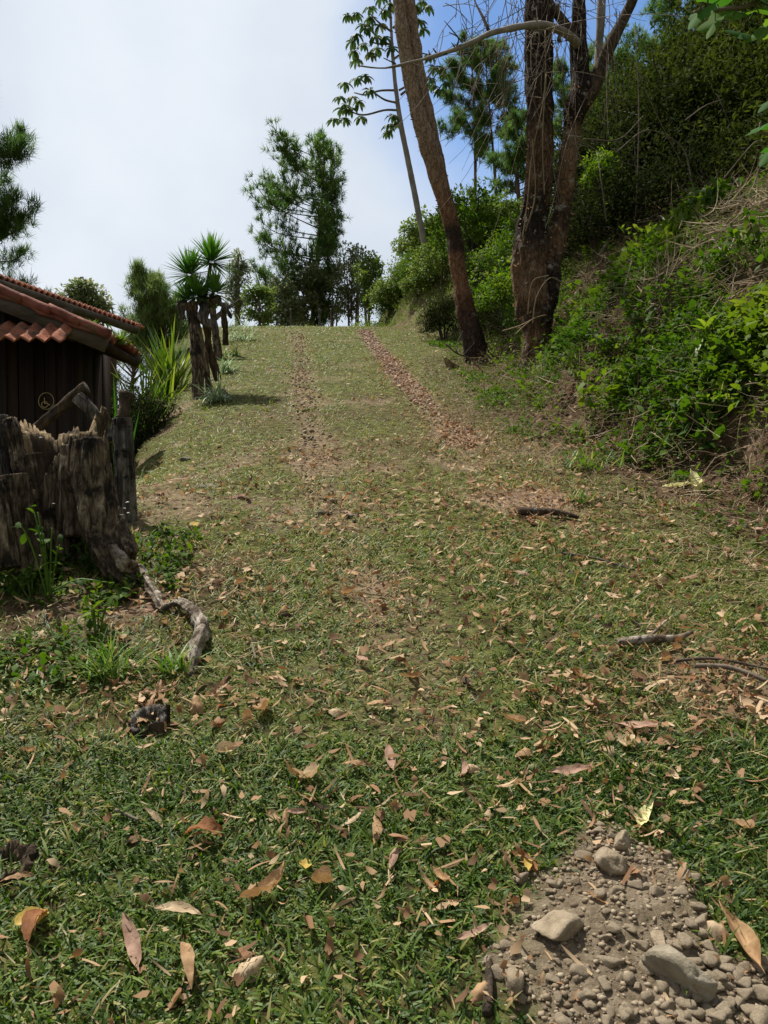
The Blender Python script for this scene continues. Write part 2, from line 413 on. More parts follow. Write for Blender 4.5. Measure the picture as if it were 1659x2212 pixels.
M['grey_wood'] = mat('grey_wood', [(.34, (.04, .035, .03)), (.48, (.11, .098, .085)), (.56, (.20, .18, .16)), (.7, (.36, .32, .28))], 'noise', 26, (1, 1, .12), rough=.95, bump=1., bscale=60, hue2=((.028, .023, .02), 7, .50, .60), dist=1.)
M['white_root'] = mat('white_root', [(.34, (.07, .05, .035)), (.46, (.28, .22, .16)), (.56, (.48, .41, .33)), (.7, (.66, .60, .52))], 'noise', 16, rough=.9, bump=1., bscale=60, hue2=((.11, .08, .055), 9, .52, .6))
M['plank'] = mat('plank', [(.3, (.010, .007, .006)), (.5, (.024, .015, .011)), (.75, (.055, .034, .024))], 'noise', 7, (1.5, 1.5, .12), rough=.75, bump=.5, bscale=20, hue2=((.09, .065, .055), 6, .68, .80))
M['fascia'] = mat('fascia', [(.3, (.06, .05, .04)), (.7, (.16, .13, .105))], 'noise', 8, (.3, 1, 1), rough=.85, bump=.5)
M['tile'] = mat('tile', [(.3, (.18, .06, .035)), (.5, (.35, .13, .075)), (.72, (.48, .24, .16))], 'noise', 14, rough=.9, bump=.6, hue2=((.07, .055, .04), 7, .50, .66))
M['tile_old'] = mat('tile_old', [(.25, (.10, .035, .028)), (.5, (.22, .075, .055)), (.8, (.36, .17, .13))], 'noise', 8, rough=.85, bump=.4, hue2=((.06, .07, .035), 4, .52, .66))
M['sign'] = mat('sign', [(.2, (.36, .26, .12)), (.8, (.52, .40, .2))], 'noise', 20, rough=.6)
M['rock'] = mat('rock', [(.3, (.19, .145, .095)), (.5, (.34, .27, .185)), (.75, (.50, .42, .31))], 'noise', 14, rough=.95, bump=.6, bscale=60, hue2=((.16, .12, .085), 5, .55, .7))
M['rock_big'] = mat('rock_big', [(.3, (.19, .155, .11)), (.5, (.34, .29, .21)), (.75, (.50, .45, .36))], 'noise', 12, rough=.95, bump=.7, bscale=45, hue2=((.23, .12, .07), 9, .60, .72))
M['rock_grey'] = mat('rock_grey', [(.3, (.11, .095, .075)), (.5, (.19, .165, .14)), (.75, (.28, .25, .215))], 'noise', 14, rough=.95, bump=.8, bscale=50, hue2=((.09, .08, .04), 7, .52, .66))
M['rock_red'] = mat('rock_red', [(.3, (.14, .075, .05)), (.5, (.24, .14, .10)), (.75, (.34, .23, .17))], 'noise', 14, rough=.95, bump=.8, bscale=50)
M['gravel'] = mat('gravel', [(.0, (.12, .085, .055)), (.5, (.26, .20, .135)), (1, (.42, .35, .25))], 'attr', 20, amt=.3, rough=.95)
M['gravel_red'] = mat('gravel_red', [(.0, (.17, .10, .07)), (.5, (.37, .245, .175)), (1, (.60, .48, .38))], 'attr', 20, amt=.3, rough=.95)
for nm, c in dict(tan=((.26, .145, .07), (.56, .37, .20)), pale=((.42, .29, .17), (.74, .58, .38)), rust=((.19, .075, .03), (.40, .19, .08)), pink=((.30, .17, .12), (.56, .37, .27)), dark=((.05, .035, .025), (.14, .10, .07)), yellow=((.40, .26, .05), (.62, .46, .12)), cream=((.60, .56, .20), (.88, .84, .48))).items():
    M['dry_' + nm] = mat('dry_' + nm, [(.3, c[0]), (.7, c[1])], 'noise', 22, rough=.7, bump=.25, bscale=60, transl=.22, hue2=((c[0][0] * .6, c[0][1] * .55, c[0][2] * .5), 30, .62, .75))
M['litter'] = mat('litter', [(.0, (.10, .055, .03)), (.25, (.27, .145, .075)), (.6, (.42, .265, .145)), (1, (.62, .46, .29))], 'attr', 4, amt=.1, rough=.75, transl=.2)
M['fungus'] = mat('fungus', [(.3, (.35, .33, .28)), (.7, (.7, .68, .62))], 'noise', 12)

# ground material: soil, turf floor, brown litter mixed by surface attributes and noise
def ground_mat():
    m = bpy.data.materials.new('ground'); m.use_nodes = True
    t = m.node_tree; N = t.nodes; Lk = t.links; b = N['Principled BSDF']
    b.inputs['Roughness'].default_value = .95; b.inputs['Specular IOR Level'].default_value = .1
    co = N.new('ShaderNodeTexCoord')
    def nz(s, d=8, r=.65):
        z = N.new('ShaderNodeTexNoise'); z.inputs['Scale'].default_value = s; z.inputs['Detail'].default_value = d; z.inputs['Roughness'].default_value = r
        Lk.new(co.outputs['Object'], z.inputs['Vector']); return z.outputs[0]
    def ramp(src, st):
        r = N.new('ShaderNodeValToRGB'); e = r.color_ramp.elements
        e[0].position, e[0].color = st[0][0], (*st[0][1], 1); e[1].position, e[1].color = st[-1][0], (*st[-1][1], 1)
        for p_, c_ in st[1:-1]: e.new(p_).color = (*c_, 1)
        Lk.new(src, r.inputs[0]); return r.outputs[0]
    def mixc(f, a, c):
        x = N.new('ShaderNodeMix'); x.data_type = 'RGBA'; Lk.new(f, x.inputs[0]); Lk.new(a, x.inputs[6]); Lk.new(c, x.inputs[7]); return x.outputs[2]
    def attr(n):
        a = N.new('ShaderNodeAttribute'); a.attribute_name = n; return a.outputs['Fac']
    turf = ramp(nz(14), [(.30, (.035, .024, .012)), (.44, (.075, .062, .024)), (.56, (.115, .138, .032)), (.7, (.25, .21, .09))])
    soil = ramp(nz(16), [(.3, (.13, .085, .055)), (.5, (.26, .18, .12)), (.72, (.42, .32, .235))])
    brown = ramp(nz(22), [(.3, (.04, .024, .014)), (.5, (.095, .058, .034)), (.72, (.21, .135, .08))])
    dirt = ramp(nz(30), [(.3, (.14, .105, .068)), (.5, (.25, .195, .13)), (.72, (.38, .31, .22))])
    c = mixc(attr('brown'), turf, brown)
    c = mixc(attr('bare'), c, soil)
    c = mixc(attr('dirt'), c, dirt)
    Lk.new(c, b.inputs['Base Color'])
    bp = N.new('ShaderNodeBump'); bp.inputs['Strength'].default_value = .9; bp.inputs['Distance'].default_value = .025
    Lk.new(nz(35, 8, .75), bp.inputs['Height']); Lk.new(bp.outputs[0], b.inputs['Normal'])
    return m
M['ground'] = ground_mat()

# ------------------------------------------------------------------ masks on the ground
def line(pts): return np.array([hit(*p)[:2] for p in pts])
RUT_R = line([(785, 712), (800, 735), (840, 780), (890, 840), (960, 910), (1010, 960), (1100, 1030), (1180, 1090), (1280, 1170), (1440, 1310), (1600, 1480)])
RUT_L = line([(640, 716), (650, 760), (655, 850), (665, 900), (690, 1000), (720, 1100), (770, 1210), (830, 1320), (880, 1480), (900, 1600)])
def pdist(x, y, L):
    d = np.full(np.shape(x), 99.)
    for a, b in zip(L[:-1], L[1:]):
        ab = b - a; t = np.clip(((x - a[0]) * ab[0] + (y - a[1]) * ab[1]) / (ab @ ab), 0, 1)
        d = np.minimum(d, np.hypot(x - a[0] - t * ab[0], y - a[1] - t * ab[1]))
    return d
DIRT = np.array([hit(*p)[:2] for p in [(1045, 1985), (1110, 1850), (1210, 1770), (1330, 1745), (1420, 1830), (1560, 1930), (1670, 2010), (1850, 2150), (1850, 2420), (1120, 2420), (1030, 2150)]])
def inpoly(x, y, poly):
    r = np.zeros(np.shape(x), bool); j = len(poly) - 1
    for i in range(len(poly)):
        xi, yi = poly[i]; xj, yj = poly[j]
        r ^= ((yi > y) != (yj > y)) & (x < (xj - xi) * (y - yi) / (yj - yi + 1e-12) + xi); j = i
    return r
def dirt_mask(x, y):
    x = np.asarray(x, float); y = np.asarray(y, float)
    jx = x + .20 * n2d(x, y, 5, 21, 4); jy = y + .20 * n2d(x, y, 5, 22, 4)
    ins = inpoly(jx, jy, DIRT)
    d = pdist(jx, jy, np.vstack([DIRT, DIRT[:1]]))
    return np.where(ins, sstep(0, .16, d), 0)
PATCH = [(hit(385, 885), .22, .35, .7), (hit(350, 930), .22, .2, .6), (hit(690, 1000), .3, .35, .7), (hit(820, 1300), .22, .35, .42), (hit(1140, 1080), .5, .35, .9), (hit(990, 940), .3, .7, .8), (hit(700, 1110), .45, .5, .5), (hit(870, 1440), .4, .4, .3),
         (hit(250, 1290), .35, .3, .7), (hit(1650, 1480), .5, .3, .7)]
def masks(x, y):
    x = np.asarray(x, float); y = np.asarray(y, float)
    na = n2d(x, y, 1.6, 31, 4); nb = n2d(x, y, 4.5, 32, 3)
    fy = sstep(7.5, 10, y)
    wr = .165 + .05 * na
    rr = (1 - sstep(wr * .6, wr * 1.25, pdist(x, y, RUT_R) + .09 * nb)) * (.35 + .65 * fy) * np.where(y < 20.5, .35 + .65 * sstep(6.6, 10.2, y + 1.2 * na), 0)
    rl = .95 * (1 - sstep(.05, .26, pdist(x, y, RUT_L) + .10 * nb)) * (.28 + .55 * sstep(-.25, .35, na + .5 * nb)) * np.where(y < 20.5, 1, 0)
    bare = np.clip(np.maximum(rr, rl), 0, 1)
    for c, a, b_, s in PATCH:
        q = ((x - c[0]) / a) ** 2 + ((y - c[1]) / b_) ** 2 + 1.2 * nb
        bare = np.maximum(bare, s * (1 - sstep(.3, 1.1, q)))
    bare = np.maximum(bare, .72 * sstep(.14, .5, na + .5 * nb) * (.45 + .55 * sstep(2, 3.2, y) * (1 - sstep(8, 11, y))))
    # brown litter along the toe of the bank, and on the bank's lower face
    dt = x - toe(y)
    br = 1.25 * sstep(-.6, .0, dt + .35 * nb) * (1 - .5 * sstep(.9, 1.8, dt)) * sstep(0, 3, y) * (1 - sstep(12.5, 16, y) * .8)
    br = np.maximum(br, (.8 - .6 * sstep(5, 7, y)) * sstep(-.35, .05, edge(y) - x + .15 * nb) * sstep(2.6, 3.6, y) * (1 - sstep(.4, 1.5, edge(y) - x)))
    # leaf-strewn soil around the foreground stump
    sx, sy = hit(230, 1280)[:2]
    br = np.maximum(br, 1 - sstep(.25, .8, np.hypot((x - sx) * .8, y - sy) + .3 * nb))
    br = np.maximum(br, .5 * sstep(.1, .5, n2d(x, y, .9, 35, 3)))
    return bare, np.clip(br, 0, 1), dirt_mask(x, y)

def axis(lo, hi, a, b, st, grow):
    mid = list(np.arange(a, b, st)); l = []; s = st; v = a
    while v > lo: s *= grow; v -= s; l.append(v)
    r = []; s = st; v = mid[-1]
    while v < hi: s *= grow; v += s; r.append(v)
    return np.array(l[::-1] + mid + r)
xs = axis(-350, 350, -5, 6, .05, 1.14); ys = np.concatenate([axis(-120, .8, .7, .8, .05, 1.2)[:-2], np.arange(.7, 3.2, .025), axis(3.2, 600, 3.2, 22, .06, 1.14)[8:]])
ys = np.unique(np.round(ys[ys > -120], 4))
GX, GY = np.meshgrid(xs, ys)
GZ = H(GX, GY)
bare, brn, drt = masks(GX, GY)
GZ = GZ + drt * (.02 + .022 * n2d(GX, GY, 8, 41, 4)) - .03 * bare * (GY > 2) * (np.abs(GX) < 8) + .006 * n2d(GX, GY, 9, 42, 3)
def Hd(x, y):
    """height of the ground with the heaped rubble"""
    return H(x, y) + dirt_mask(x, y) * (.02 + .022 * n2d(x, y, 8, 41, 4))
nx, ny = len(xs), len(ys)
ii = (np.arange(ny - 1)[:, None] * nx + np.arange(nx - 1)[None]).ravel()
g = mk('ground', np.stack([GX, GY, GZ], -1).reshape(-1, 3), [np.stack([ii, ii + 1, ii + nx + 1, ii + nx], 1)], M['ground'], None,
       {'bare': bare.ravel(), 'brown': brn.ravel(), 'dirt': drt.ravel()}, True)
tag(g, kind='structure')

# ------------------------------------------------------------------ turf
def scatter(n, y0, y1, x0=None, x1=None, wide=.62, pad=.5):
    y = np.sqrt(rng.uniform(y0 * y0, y1 * y1, n)); 
    x = rng.uniform(-1, 1, n) * (wide * y + pad)
    return x, y
def normals(x, y, e=.04):
    a = (H(x + e, y) - H(x - e, y)) / (2 * e); b = (H(x, y + e) - H(x, y - e)) / (2 * e)
    return nrm(np.stack([-a, -b, np.ones_like(a)], -1))
TURF = [(110000, .9, 2.6, .045, .0068), (80000, 2.6, 4.6, .036, .0064), (72000, 4.6, 8., .032, .0075), (80000, 8., 13.5, .034, .011), (70000, 13.5, 21.5, .042, .017)]
Vs = Buf()
for n, y0, y1, ln, wd in TURF:
    x, y = scatter(n, y0, y1)
    # tussocks: pull blades towards clump centres
    nt_ = n // 7
    cx, cy = scatter(nt_, y0, y1)
    k = rng.integers(0, nt_, n); cl = rng.random(n) < .72
    sp = .012 + .0035 * y
    x = np.where(cl, cx[k] + rng.normal(0, 1, n) * sp, x); y = np.where(cl, cy[k] + rng.normal(0, 1, n) * sp, y)
    ba, br, dr = masks(x, y)
    pa = n2d(x, y, 1.1, 51, 3); pb = n2d(x, y, 3.5, 52, 3)
    keep = (rng.random(n) > np.clip(ba * 1.0 + dr * (.80 + .35 * sstep(-.3, .1, n2d(x, y, 9, 77, 2))) + .85 * br * sstep(-.8, -.2, x - toe(y)) + .4 * br + .35 * sstep(.0, .4, pb), 0, .99)) & (x < toe(y) + 1.6) & (x > edge(y) - .5)
    x, y, pa, pb, br = x[keep], y[keep], pa[keep], pb[keep], br[keep]; n = len(x)
    z = H(x, y)
    az = rng.uniform(0, 2 * np.pi, n); el = R(12) + rng.random(n) ** 1.3 * R(58)
    D = np.stack([np.cos(az) * np.cos(el), np.sin(az) * np.cos(el), np.sin(el)], -1)
    nn = normals(x, y)
    D = nrm(D + nn * .15 + np.stack([np.zeros(n), np.full(n, .14), np.zeros(n)], -1))
    lush = sstep(-.3, .5, pa) * .6 + .75
    L = ln * rng.uniform(.5, 1.35, n) * lush; W = wd * rng.uniform(.6, 1.25, n)
    near = 1 - sstep(2.4, 4.6, y); lng = rng.random(n) < .07; L = np.where(lng, L * 2.1, L)
    rn = rng.random(n) * .46 + .06 + .30 * sstep(2.2, 5.5, y) - .26 * pa  # drier uphill; near blades darker, foreground shade put into their colour
    dead = rng.random(n) < (.10 + .24 * sstep(2.0, 3.2, y) * (1 - sstep(6, 10, y)) + .0 * sstep(3, 7, y) + .16 * br + .12 * sstep(2.5, 5, y) + .15 * np.clip(pb, 0, 1))
    rn = np.where(dead, rng.uniform(.75, 1., n), rn)
    K = 3 if y0 < 4 else 2
    prof = [.6, 1., .7] if K == 3 else [.8, 1.]
    V, F, a = strips(np.stack([x, y, z - .004], -1), D, -nn, L, W, rng.uniform(.2, 1.2, n), prof, K, rnd=rn)
    Vs.add(V, F, a)
turf = Vs.obj('grass', M['grass']); tag(turf, 'short green and straw coloured turf covering the track and its verge', 'grass', kind='stuff')

# ------------------------------------------------------------------ small gravel, clods and rut stones
def rock_shape(seed, sub=2, flat=.7, planes=11, nzs=.04):
    import bmesh
    r = np.random.default_rng(seed)
    bm = bmesh.new(); bmesh.ops.create_icosphere(bm, subdivisions=sub, radius=1)
    V = np.array([v.co[:] for v in bm.verts]); F = np.array([[v.index for v in f.verts] for f in bm.faces]); bm.free()
    pn = nrm(r.normal(size=(planes, 3))); pd = r.uniform(.42, .85, planes)
    d = V @ pn.T
    rad = np.min(np.where(d > .15, pd / np.maximum(d, .15), 9), 1); rad = np.minimum(rad, 1.25)
    V = V * rad[:, None] * (1 + nzs * fbm(V * 3, seed, 3)[:, None]) * np.array([1, r.uniform(.65, .95), flat])
    return V, F
ROCKS = [rock_shape(s, 1, .65, 6, .25) for s in range(8)]
def gravel(x, y, size, name, m, label, cat='gravel', dz=0.):
    B = Buf(); z = Hd(x, y) + dz
    for i in range(len(x)):
        V, F = ROCKS[i % 8]; a = rng.uniform(0, 6.28); c, s = math.cos(a), math.sin(a)
        V2 = V * size[i]; V2 = np.stack([V2[:, 0] * c - V2[:, 1] * s, V2[:, 0] * s + V2[:, 1] * c, V2[:, 2]], -1) + [x[i], y[i], z[i] + size[i] * .2]
        B.add(V2, [F], rng.random())
    return tag(B.obj(name, m), label, cat, kind='stuff')
n = 42000
x = rng.uniform(DIRT[:, 0].min() - .1, DIRT[:, 0].max() + .1, n); y = rng.uniform(max(.9, DIRT[:, 1].min() - .1), DIRT[:, 1].max() + .15, n)
k = dirt_mask(x, y) * (.45 + .55 * sstep(-.3, .3, n2d(x, y, 4, 78, 3))) > rng.random(n) * .95 + .02
x, y = x[k][:10500], y[k][:10500]
sz = .0012 + .0105 * rng.random(len(x)) ** 6
gravel(x, y, sz, 'gravel', M['gravel'], 'loose tan grit and clods of the rubble patch at lower right', dz=.0)
def along(L, n, sd, t0=0., t1=1.):
    seg = np.linalg.norm(np.diff(L, axis=0), axis=1); cum = np.concatenate([[0], np.cumsum(seg)]) / seg.sum()
    t = rng.uniform(t0, t1, n); px_ = np.interp(t, cum, L[:, 0]); py_ = np.interp(t, cum, L[:, 1])
    return px_ + rng.normal(0, sd, n), py_ + rng.normal(0, sd * .5, n)
x, y = along(RUT_R[:6], 2600, .08)
gravel(x, y, .007 + .026 * rng.random(len(x)) ** 2, 'gravel', M['gravel_red'], 'reddish broken stones filling the right wheel rut uphill', dz=-.012)
x, y = along(RUT_L[:7], 1000, .10)
gravel(x, y, .006 + .022 * rng.random(len(x)) ** 2, 'gravel', M['gravel'], 'pale stones scattered down the left wheel rut', dz=-.008)

# ------------------------------------------------------------------ leaf litter
def litter(n, ys_, size, fn=None):
    x, y = scatter(n, *ys_)
    if fn is not None:
        k = fn(x, y); x, y = x[k], y[k]
    return x, y
LX, LY, LS = [], [], []
for n, yr, s0 in ((4200, (1.0, 3.), .032), (11000, (2.6, 7.), .036), (3600, (7., 19.), .050)):
    x, y = litter(n, yr, s0, lambda x, y: (x < toe(y) + 1.2) & (x > edge(y) - .6) & (rng.random(len(x)) < .22 + .78 * sstep(-.1, .5, n2d(x, y, 1.3, 61, 3))))
    LX.append(x); LY.append(y); LS.append(np.full(len(x), s0) * rng.uniform(.5, 1.6, len(x)))
for c, a, b_, n in [(hit(1160, 1085), .45, .28, 520), (hit(990, 935), .22, .6, 260), (hit(820, 1310), .16, .3, 130), (hit(700, 1000), .25, .3, 150), (hit(1440, 1310), .25, .4, 130), (hit(250, 1270), .35, .25, 160), (hit(1640, 1480), .3, .25, 150),
                    (hit(850, 1480), .5, .25, 90), (hit(1260, 1700), .4, .25, 130), (hit(100, 1480), .35, .4, 120), (hit(1000, 1130), 1.2, .5, 250), (hit(1350, 960), .9, .8, 350), (hit(1250, 830), .9, 1.2, 350)]:
    LX.append(c[0] + rng.normal(0, a, n)); LY.append(c[1] + rng.normal(0, b_, n)); LS.append(rng.uniform(.015, .055, n))
for t0, t1, n, sd in ((.35, .62, 1000, .25), (.62, .95, 1200, .24)):
    a, b = along(RUT_R, n, sd, t0, t1); LX.append(a); LY.append(b); LS.append(rng.uniform(.015, .05, n))
a, b = along(RUT_L, 700, .16, .1, 1.); LX.append(a); LY.append(b); LS.append(rng.uniform(.015, .045, 700))
x, y, s = np.concatenate(LX), np.concatenate(LY), np.concatenate(LS)
z = H(x, y) + rng.uniform(.012, .04, len(x)); az = rng.uniform(0, 6.28, len(x)); n = len(x)
D = nrm(np.stack([np.cos(az), np.sin(az), rng.normal(0, .25, n)], -1)); nn = normals(x, y)
D = nrm(D - nn * (D * nn).sum(-1, keepdims=True) * .9)
B_ = nrm(nn + rng.normal(0, .35, (n, 3)))
LB = Buf(); kind = rng.integers(0, 4, n); rl_ = rng.random(n) ** 1.3
for kk, (lm, w0, w1, pf, bd) in enumerate([(1.9, .16, .34, [.2, .8, 1, .7], 2.2), (1.0, .5, 1.0, [.9, 1, .5, 1.], 2.6), (2.4, .10, .2, [.6, 1, .9, .8], 1.6), (1.5, .3, .55, [.1, 1, .75, .35], 2.8)]):
    k = kind == kk; m_ = k.sum()
    LB.add(*strips(np.stack([x, y, z], -1)[k], D[k], B_[k], s[k] * lm * .8, s[k] * rng.uniform(w0, w1, m_), rng.uniform(-bd, bd, m_), pf, 4, rnd=rl_[k]))
o = LB.obj('leaf_litter', M['litter']); tag(o, 'small dry leaf bits scattered thickly over the grass', 'leaf litter', kind='stuff')
# straw-like bits of mown grass
x, y = scatter(8000, 1.2, 12); k = (x < toe(y) + 1.) & (x > edge(y) - .4); x, y = x[k], y[k]; n = len(x)
az = rng.uniform(0, 6.28, n); D = np.stack([np.cos(az), np.sin(az), rng.normal(.05, .2, n)], -1); nn = normals(x, y)
D = nrm(D - nn * (D * nn).sum(-1, keepdims=True) * .85)
V, F, a = strips(np.stack([x, y, H(x, y) + rng.uniform(.004, .025, n)], -1), D, nn, rng.uniform(.015, .05, n) * (1 + .08 * y), .0025 + .0006 * y, rng.uniform(-.4, .4, n), [1, .8], 2)
o = Buf().add(V, F, a).obj('dead_grass', M['straw']); tag(o, 'dry straw lying loose between the green blades', 'dead grass', kind='stuff')

# individual fallen leaves --------------------------------------------------
def leaf_mesh(name, L, Wd, curl, fold, twist, side, mt, seed, torn=0.):
    r = np.random.default_rng(seed); nu, nv = 11, 5
    u = np.linspace(0, 1, nu); v = np.linspace(-1, 1, nv)
    U, Vv = np.meshgrid(u, v, indexing='ij')
    if side == 'lance': wdt = np.sin(np.pi * np.clip(U, .02, .985) ** .85) ** .75
    else: wdt = np.sin(np.pi * np.clip(U, .03, .98) ** .7) ** .55
    wdt = wdt * (1 + torn * r.normal(0, 1, (nu, nv)))
    x_ = (U - .5); y_ = Vv * wdt * Wd * .5 / L
    y_ = y_ + .18 * np.sin(U * 3.1) * (r.random() - .5) * 2 * .6
    ang = curl * (U - .5)
    X = np.sin(ang) / max(abs(curl), .01) * np.sign(curl) if abs(curl) > .05 else x_
    Z = (1 - np.cos(ang)) / curl if abs(curl) > .05 else 0 * x_
    Z = Z + fold * np.abs(Vv) ** 1.3 * wdt * Wd / L * .5 + .05 * r.normal(0, 1, (nu, nv)) * (.4 + torn)
    tw = twist * (U - .5); Y = y_ * np.cos(tw); Z = Z + y_ * np.sin(tw)
    V = np.stack([X, Y, Z], -1).reshape(-1, 3) * L
    V[:, 2] -= np.percentile(V[:, 2], 12)
    i = (np.arange(nu - 1)[:, None] * nv + np.arange(nv - 1)[None]).ravel()
    F = np.stack([i, i + 1, i + nv + 1, i + nv], 1)
    B = Buf().add(V, [F])
    st = tube([V[nv // 2], V[nv // 2] + np.array([-.12, .01, .02]) * L], [.0011, .0008], 4)
    B.add(*st)
    o = B.obj('fallen_leaf', mt, smooth=True)
    o.data.name = name
    return o
LV = []
spec = [('tan', .115, .030, .9, .5, .5, 'lance', 'tan'), ('tan', .13, .026, -1.2, .3, 1.1, 'lance', 'tan'), ('tan', .09, .045, 1.6, .8, .3, 'oval', 'tan'),
        ('pale', .12, .026, .5, .4, .3, 'lance', 'pale'), ('pale', .085, .05, 1.8, 1., .6, 'oval', 'pale'), ('pink', .13, .032, .6, .5, .4, 'lance', 'pink'),
        ('rust', .085, .038, -1.5, .7, .9, 'oval', 'rust'), ('dark', .10, .035, 1.3, 1., 1.2, 'lance', 'dark'), ('pink', .10, .026, 1.9, .5, .2, 'lance', 'pink'), ('tan', .075, .055, 1., 1.4, .8, 'oval', 'tan'),
        ('pale', .07, .02, 2.4, .3, .3, 'lance', 'pale'), ('tan', .15, .034, 1.5, 1.3, 1.8, 'lance', 'tan')]
for i, (c, L, Wd, cu, fo, tw, sd, _) in enumerate(spec):
    LV.append((leaf_mesh('leaf_shape_%d' % i, L, Wd, cu, fo, tw, sd, M['dry_' + c], 100 + i, .12 if sd == 'oval' else .05), c, sd))
WORD = {'tan': 'tan brown', 'pale': 'pale straw', 'pink': 'pinkish brown', 'rust': 'rusty brown', 'dark': 'dark brown'}
used = set()
def put_leaf(i, x, y, sc, rz=None, label=None, group=None, tilt=.42, dz=.026, keep=False):
    src, c, sd = LV[i]
    o = src if i not in used else src.copy()
    if i in used: COL.objects.link(o)
    used.add(i)
    nn = Vector(normals(np.array([x]), np.array([y]))[0]); nn = (nn + Vector(rng.normal(0, tilt, 3) * .6)).normalized()
    q = nn.to_track_quat('Z', 'Y').to_matrix() @ Matrix.Rotation(rng.uniform(0, 6.28) if rz is None else rz, 3, 'Z')
    if rng.random() < .3: q = q @ Matrix.Rotation(math.pi, 3, 'X')
    o.rotation_euler = q.to_euler(); o.location = (x, y, h1(x, y) + dz); o.scale = (sc,) * 3
    o['category'] = 'leaf'
    sh = 'long narrow' if sd == 'lance' else 'crumpled broad'
    u_ = x / y; col_ = 'left' if u_ < -.165 else 'right' if u_ > .165 else 'centre'
    row_ = 'bottom' if y < 1.85 else 'lower' if y < 2.7 else 'middle' if y < 3.8 else 'upper'
    o['label'] = label or '%s %s dead leaf on the grass, %s %s of the lawn' % (WORD[c], sh, row_, col_)
    o['group'] = group or '%s %s fallen leaves, %s %s' % (WORD[c], sh, row_, col_)
    return o
cnt = 0
big = [(1375, 1585, 5, 1.25), (1350, 1630, 4, 1.15), (575, 1950, 11, 1.15), (285, 2060, 5, 1.3), (540, 2125, 4, 1.2), (385, 2000, 3, 1.15), (570, 1545, 2, 1.3), (1255, 1480, 2, 1.1), (815, 1530, 0, 1.), (670, 1700, 4, 1.05), (760, 1250, 0, 1.),
       (1330, 1300, 3, 1.1), (1105, 1405, 5, .9), (440, 1830, 6, 1.5), (680, 1740, 1, 1.), (730, 1550, 4, .9), (890, 1170, 3, 1.), (1410, 1495, 3, 1.1), (80, 2020, 6, 1.4), (405, 2110, 1, 1.3), (845, 1660, 5, 1.1), (1130, 1640, 2, 1.), (490, 1640, 4, 1.), (430, 1540, 2, 1.3),
       (1230, 1690, 5, 1.2), (1460, 1700, 10, 1.), (1310, 1980, 0, 1.), (810, 1810, 0, 1.1), (930, 1930, 6, 1.), (1000, 1690, 8, 1.), (1140, 1880, 6, 1.), (1600, 2060, 11, 1.5), (1010, 1480, 7, 1.), (1540, 2030, 4, 1.2), (1370, 1790, 10, 1.)]
for px_, py_, i, sc in big:
    c = hit(px_, py_); put_leaf(i, c[0], c[1], sc * .88); cnt += 1
while cnt < 292:
    y = math.sqrt(rng.uniform(1.15 ** 2, 5.4 ** 2)); x = rng.uniform(-.56, .56) * y
    if x > toe(y) or (abs(x) < 0.1): pass
    if rng.random() > .10 + .90 * float(sstep(-.05, .4, n2d(x, y, 1.9, 71, 3))[0]): continue
    if y < 2.1 and rng.random() < .35: continue
    put_leaf(int(rng.integers(0, len(LV))), x, y, rng.uniform(.45, .82)); cnt += 1
# leaves that stand out
yl = leaf_mesh('yellow_leaf_shape', .075, .06, .5, .4, .3, 'oval', M['dry_yellow'], 301, .04)
def place_on(o, px_, py_, rz, label, cat, sc=1., dz=.02, group=None, tilt=.2):
    c = hit(px_, py_); nn = Vector(normals(np.array([c[0]]), np.array([c[1]]))[0]); nn = (nn + Vector(rng.normal(0, tilt, 3) * .5)).normalized()
    o.rotation_euler = (nn.to_track_quat('Z', 'Y').to_matrix() @ Matrix.Rotation(rz, 3, 'Z')).to_euler()
    o.location = (c[0], c[1], c[2] + dz); o.scale = (sc,) * 3
    return tag(o, label, cat, group)
place_on(yl, 70, 2010, .4, 'round yellow leaf in the grass near the bottom left corner', 'leaf')
o = yl.copy(); COL.objects.link(o); place_on(o, 661, 1886, 1.4, 'small bright yellow leaf in the lower grass, left of centre', 'leaf', .55)
o = yl.copy(); COL.objects.link(o); place_on(o, 420, 1140, 2.4, 'small orange yellow leaf beside the tall weathered stump', 'leaf', .8)
o = leaf_mesh('big_leaf_shape', .16, .034, 1.2, .6, .9, 'lance', M['dry_cream'], 305, .03)
place_on(o, 1395, 1785, .5, 'long yellowish green curved leaf above the rubble patch', 'leaf')
o = leaf_mesh('orange_leaf_shape', .075, .022, .3, .5, .2, 'lance', M['dry_yellow'], 306, .02)
place_on(o, 1141, 1882, 1.45, 'upright orange strip of leaf at the edge of the rubble', 'leaf')

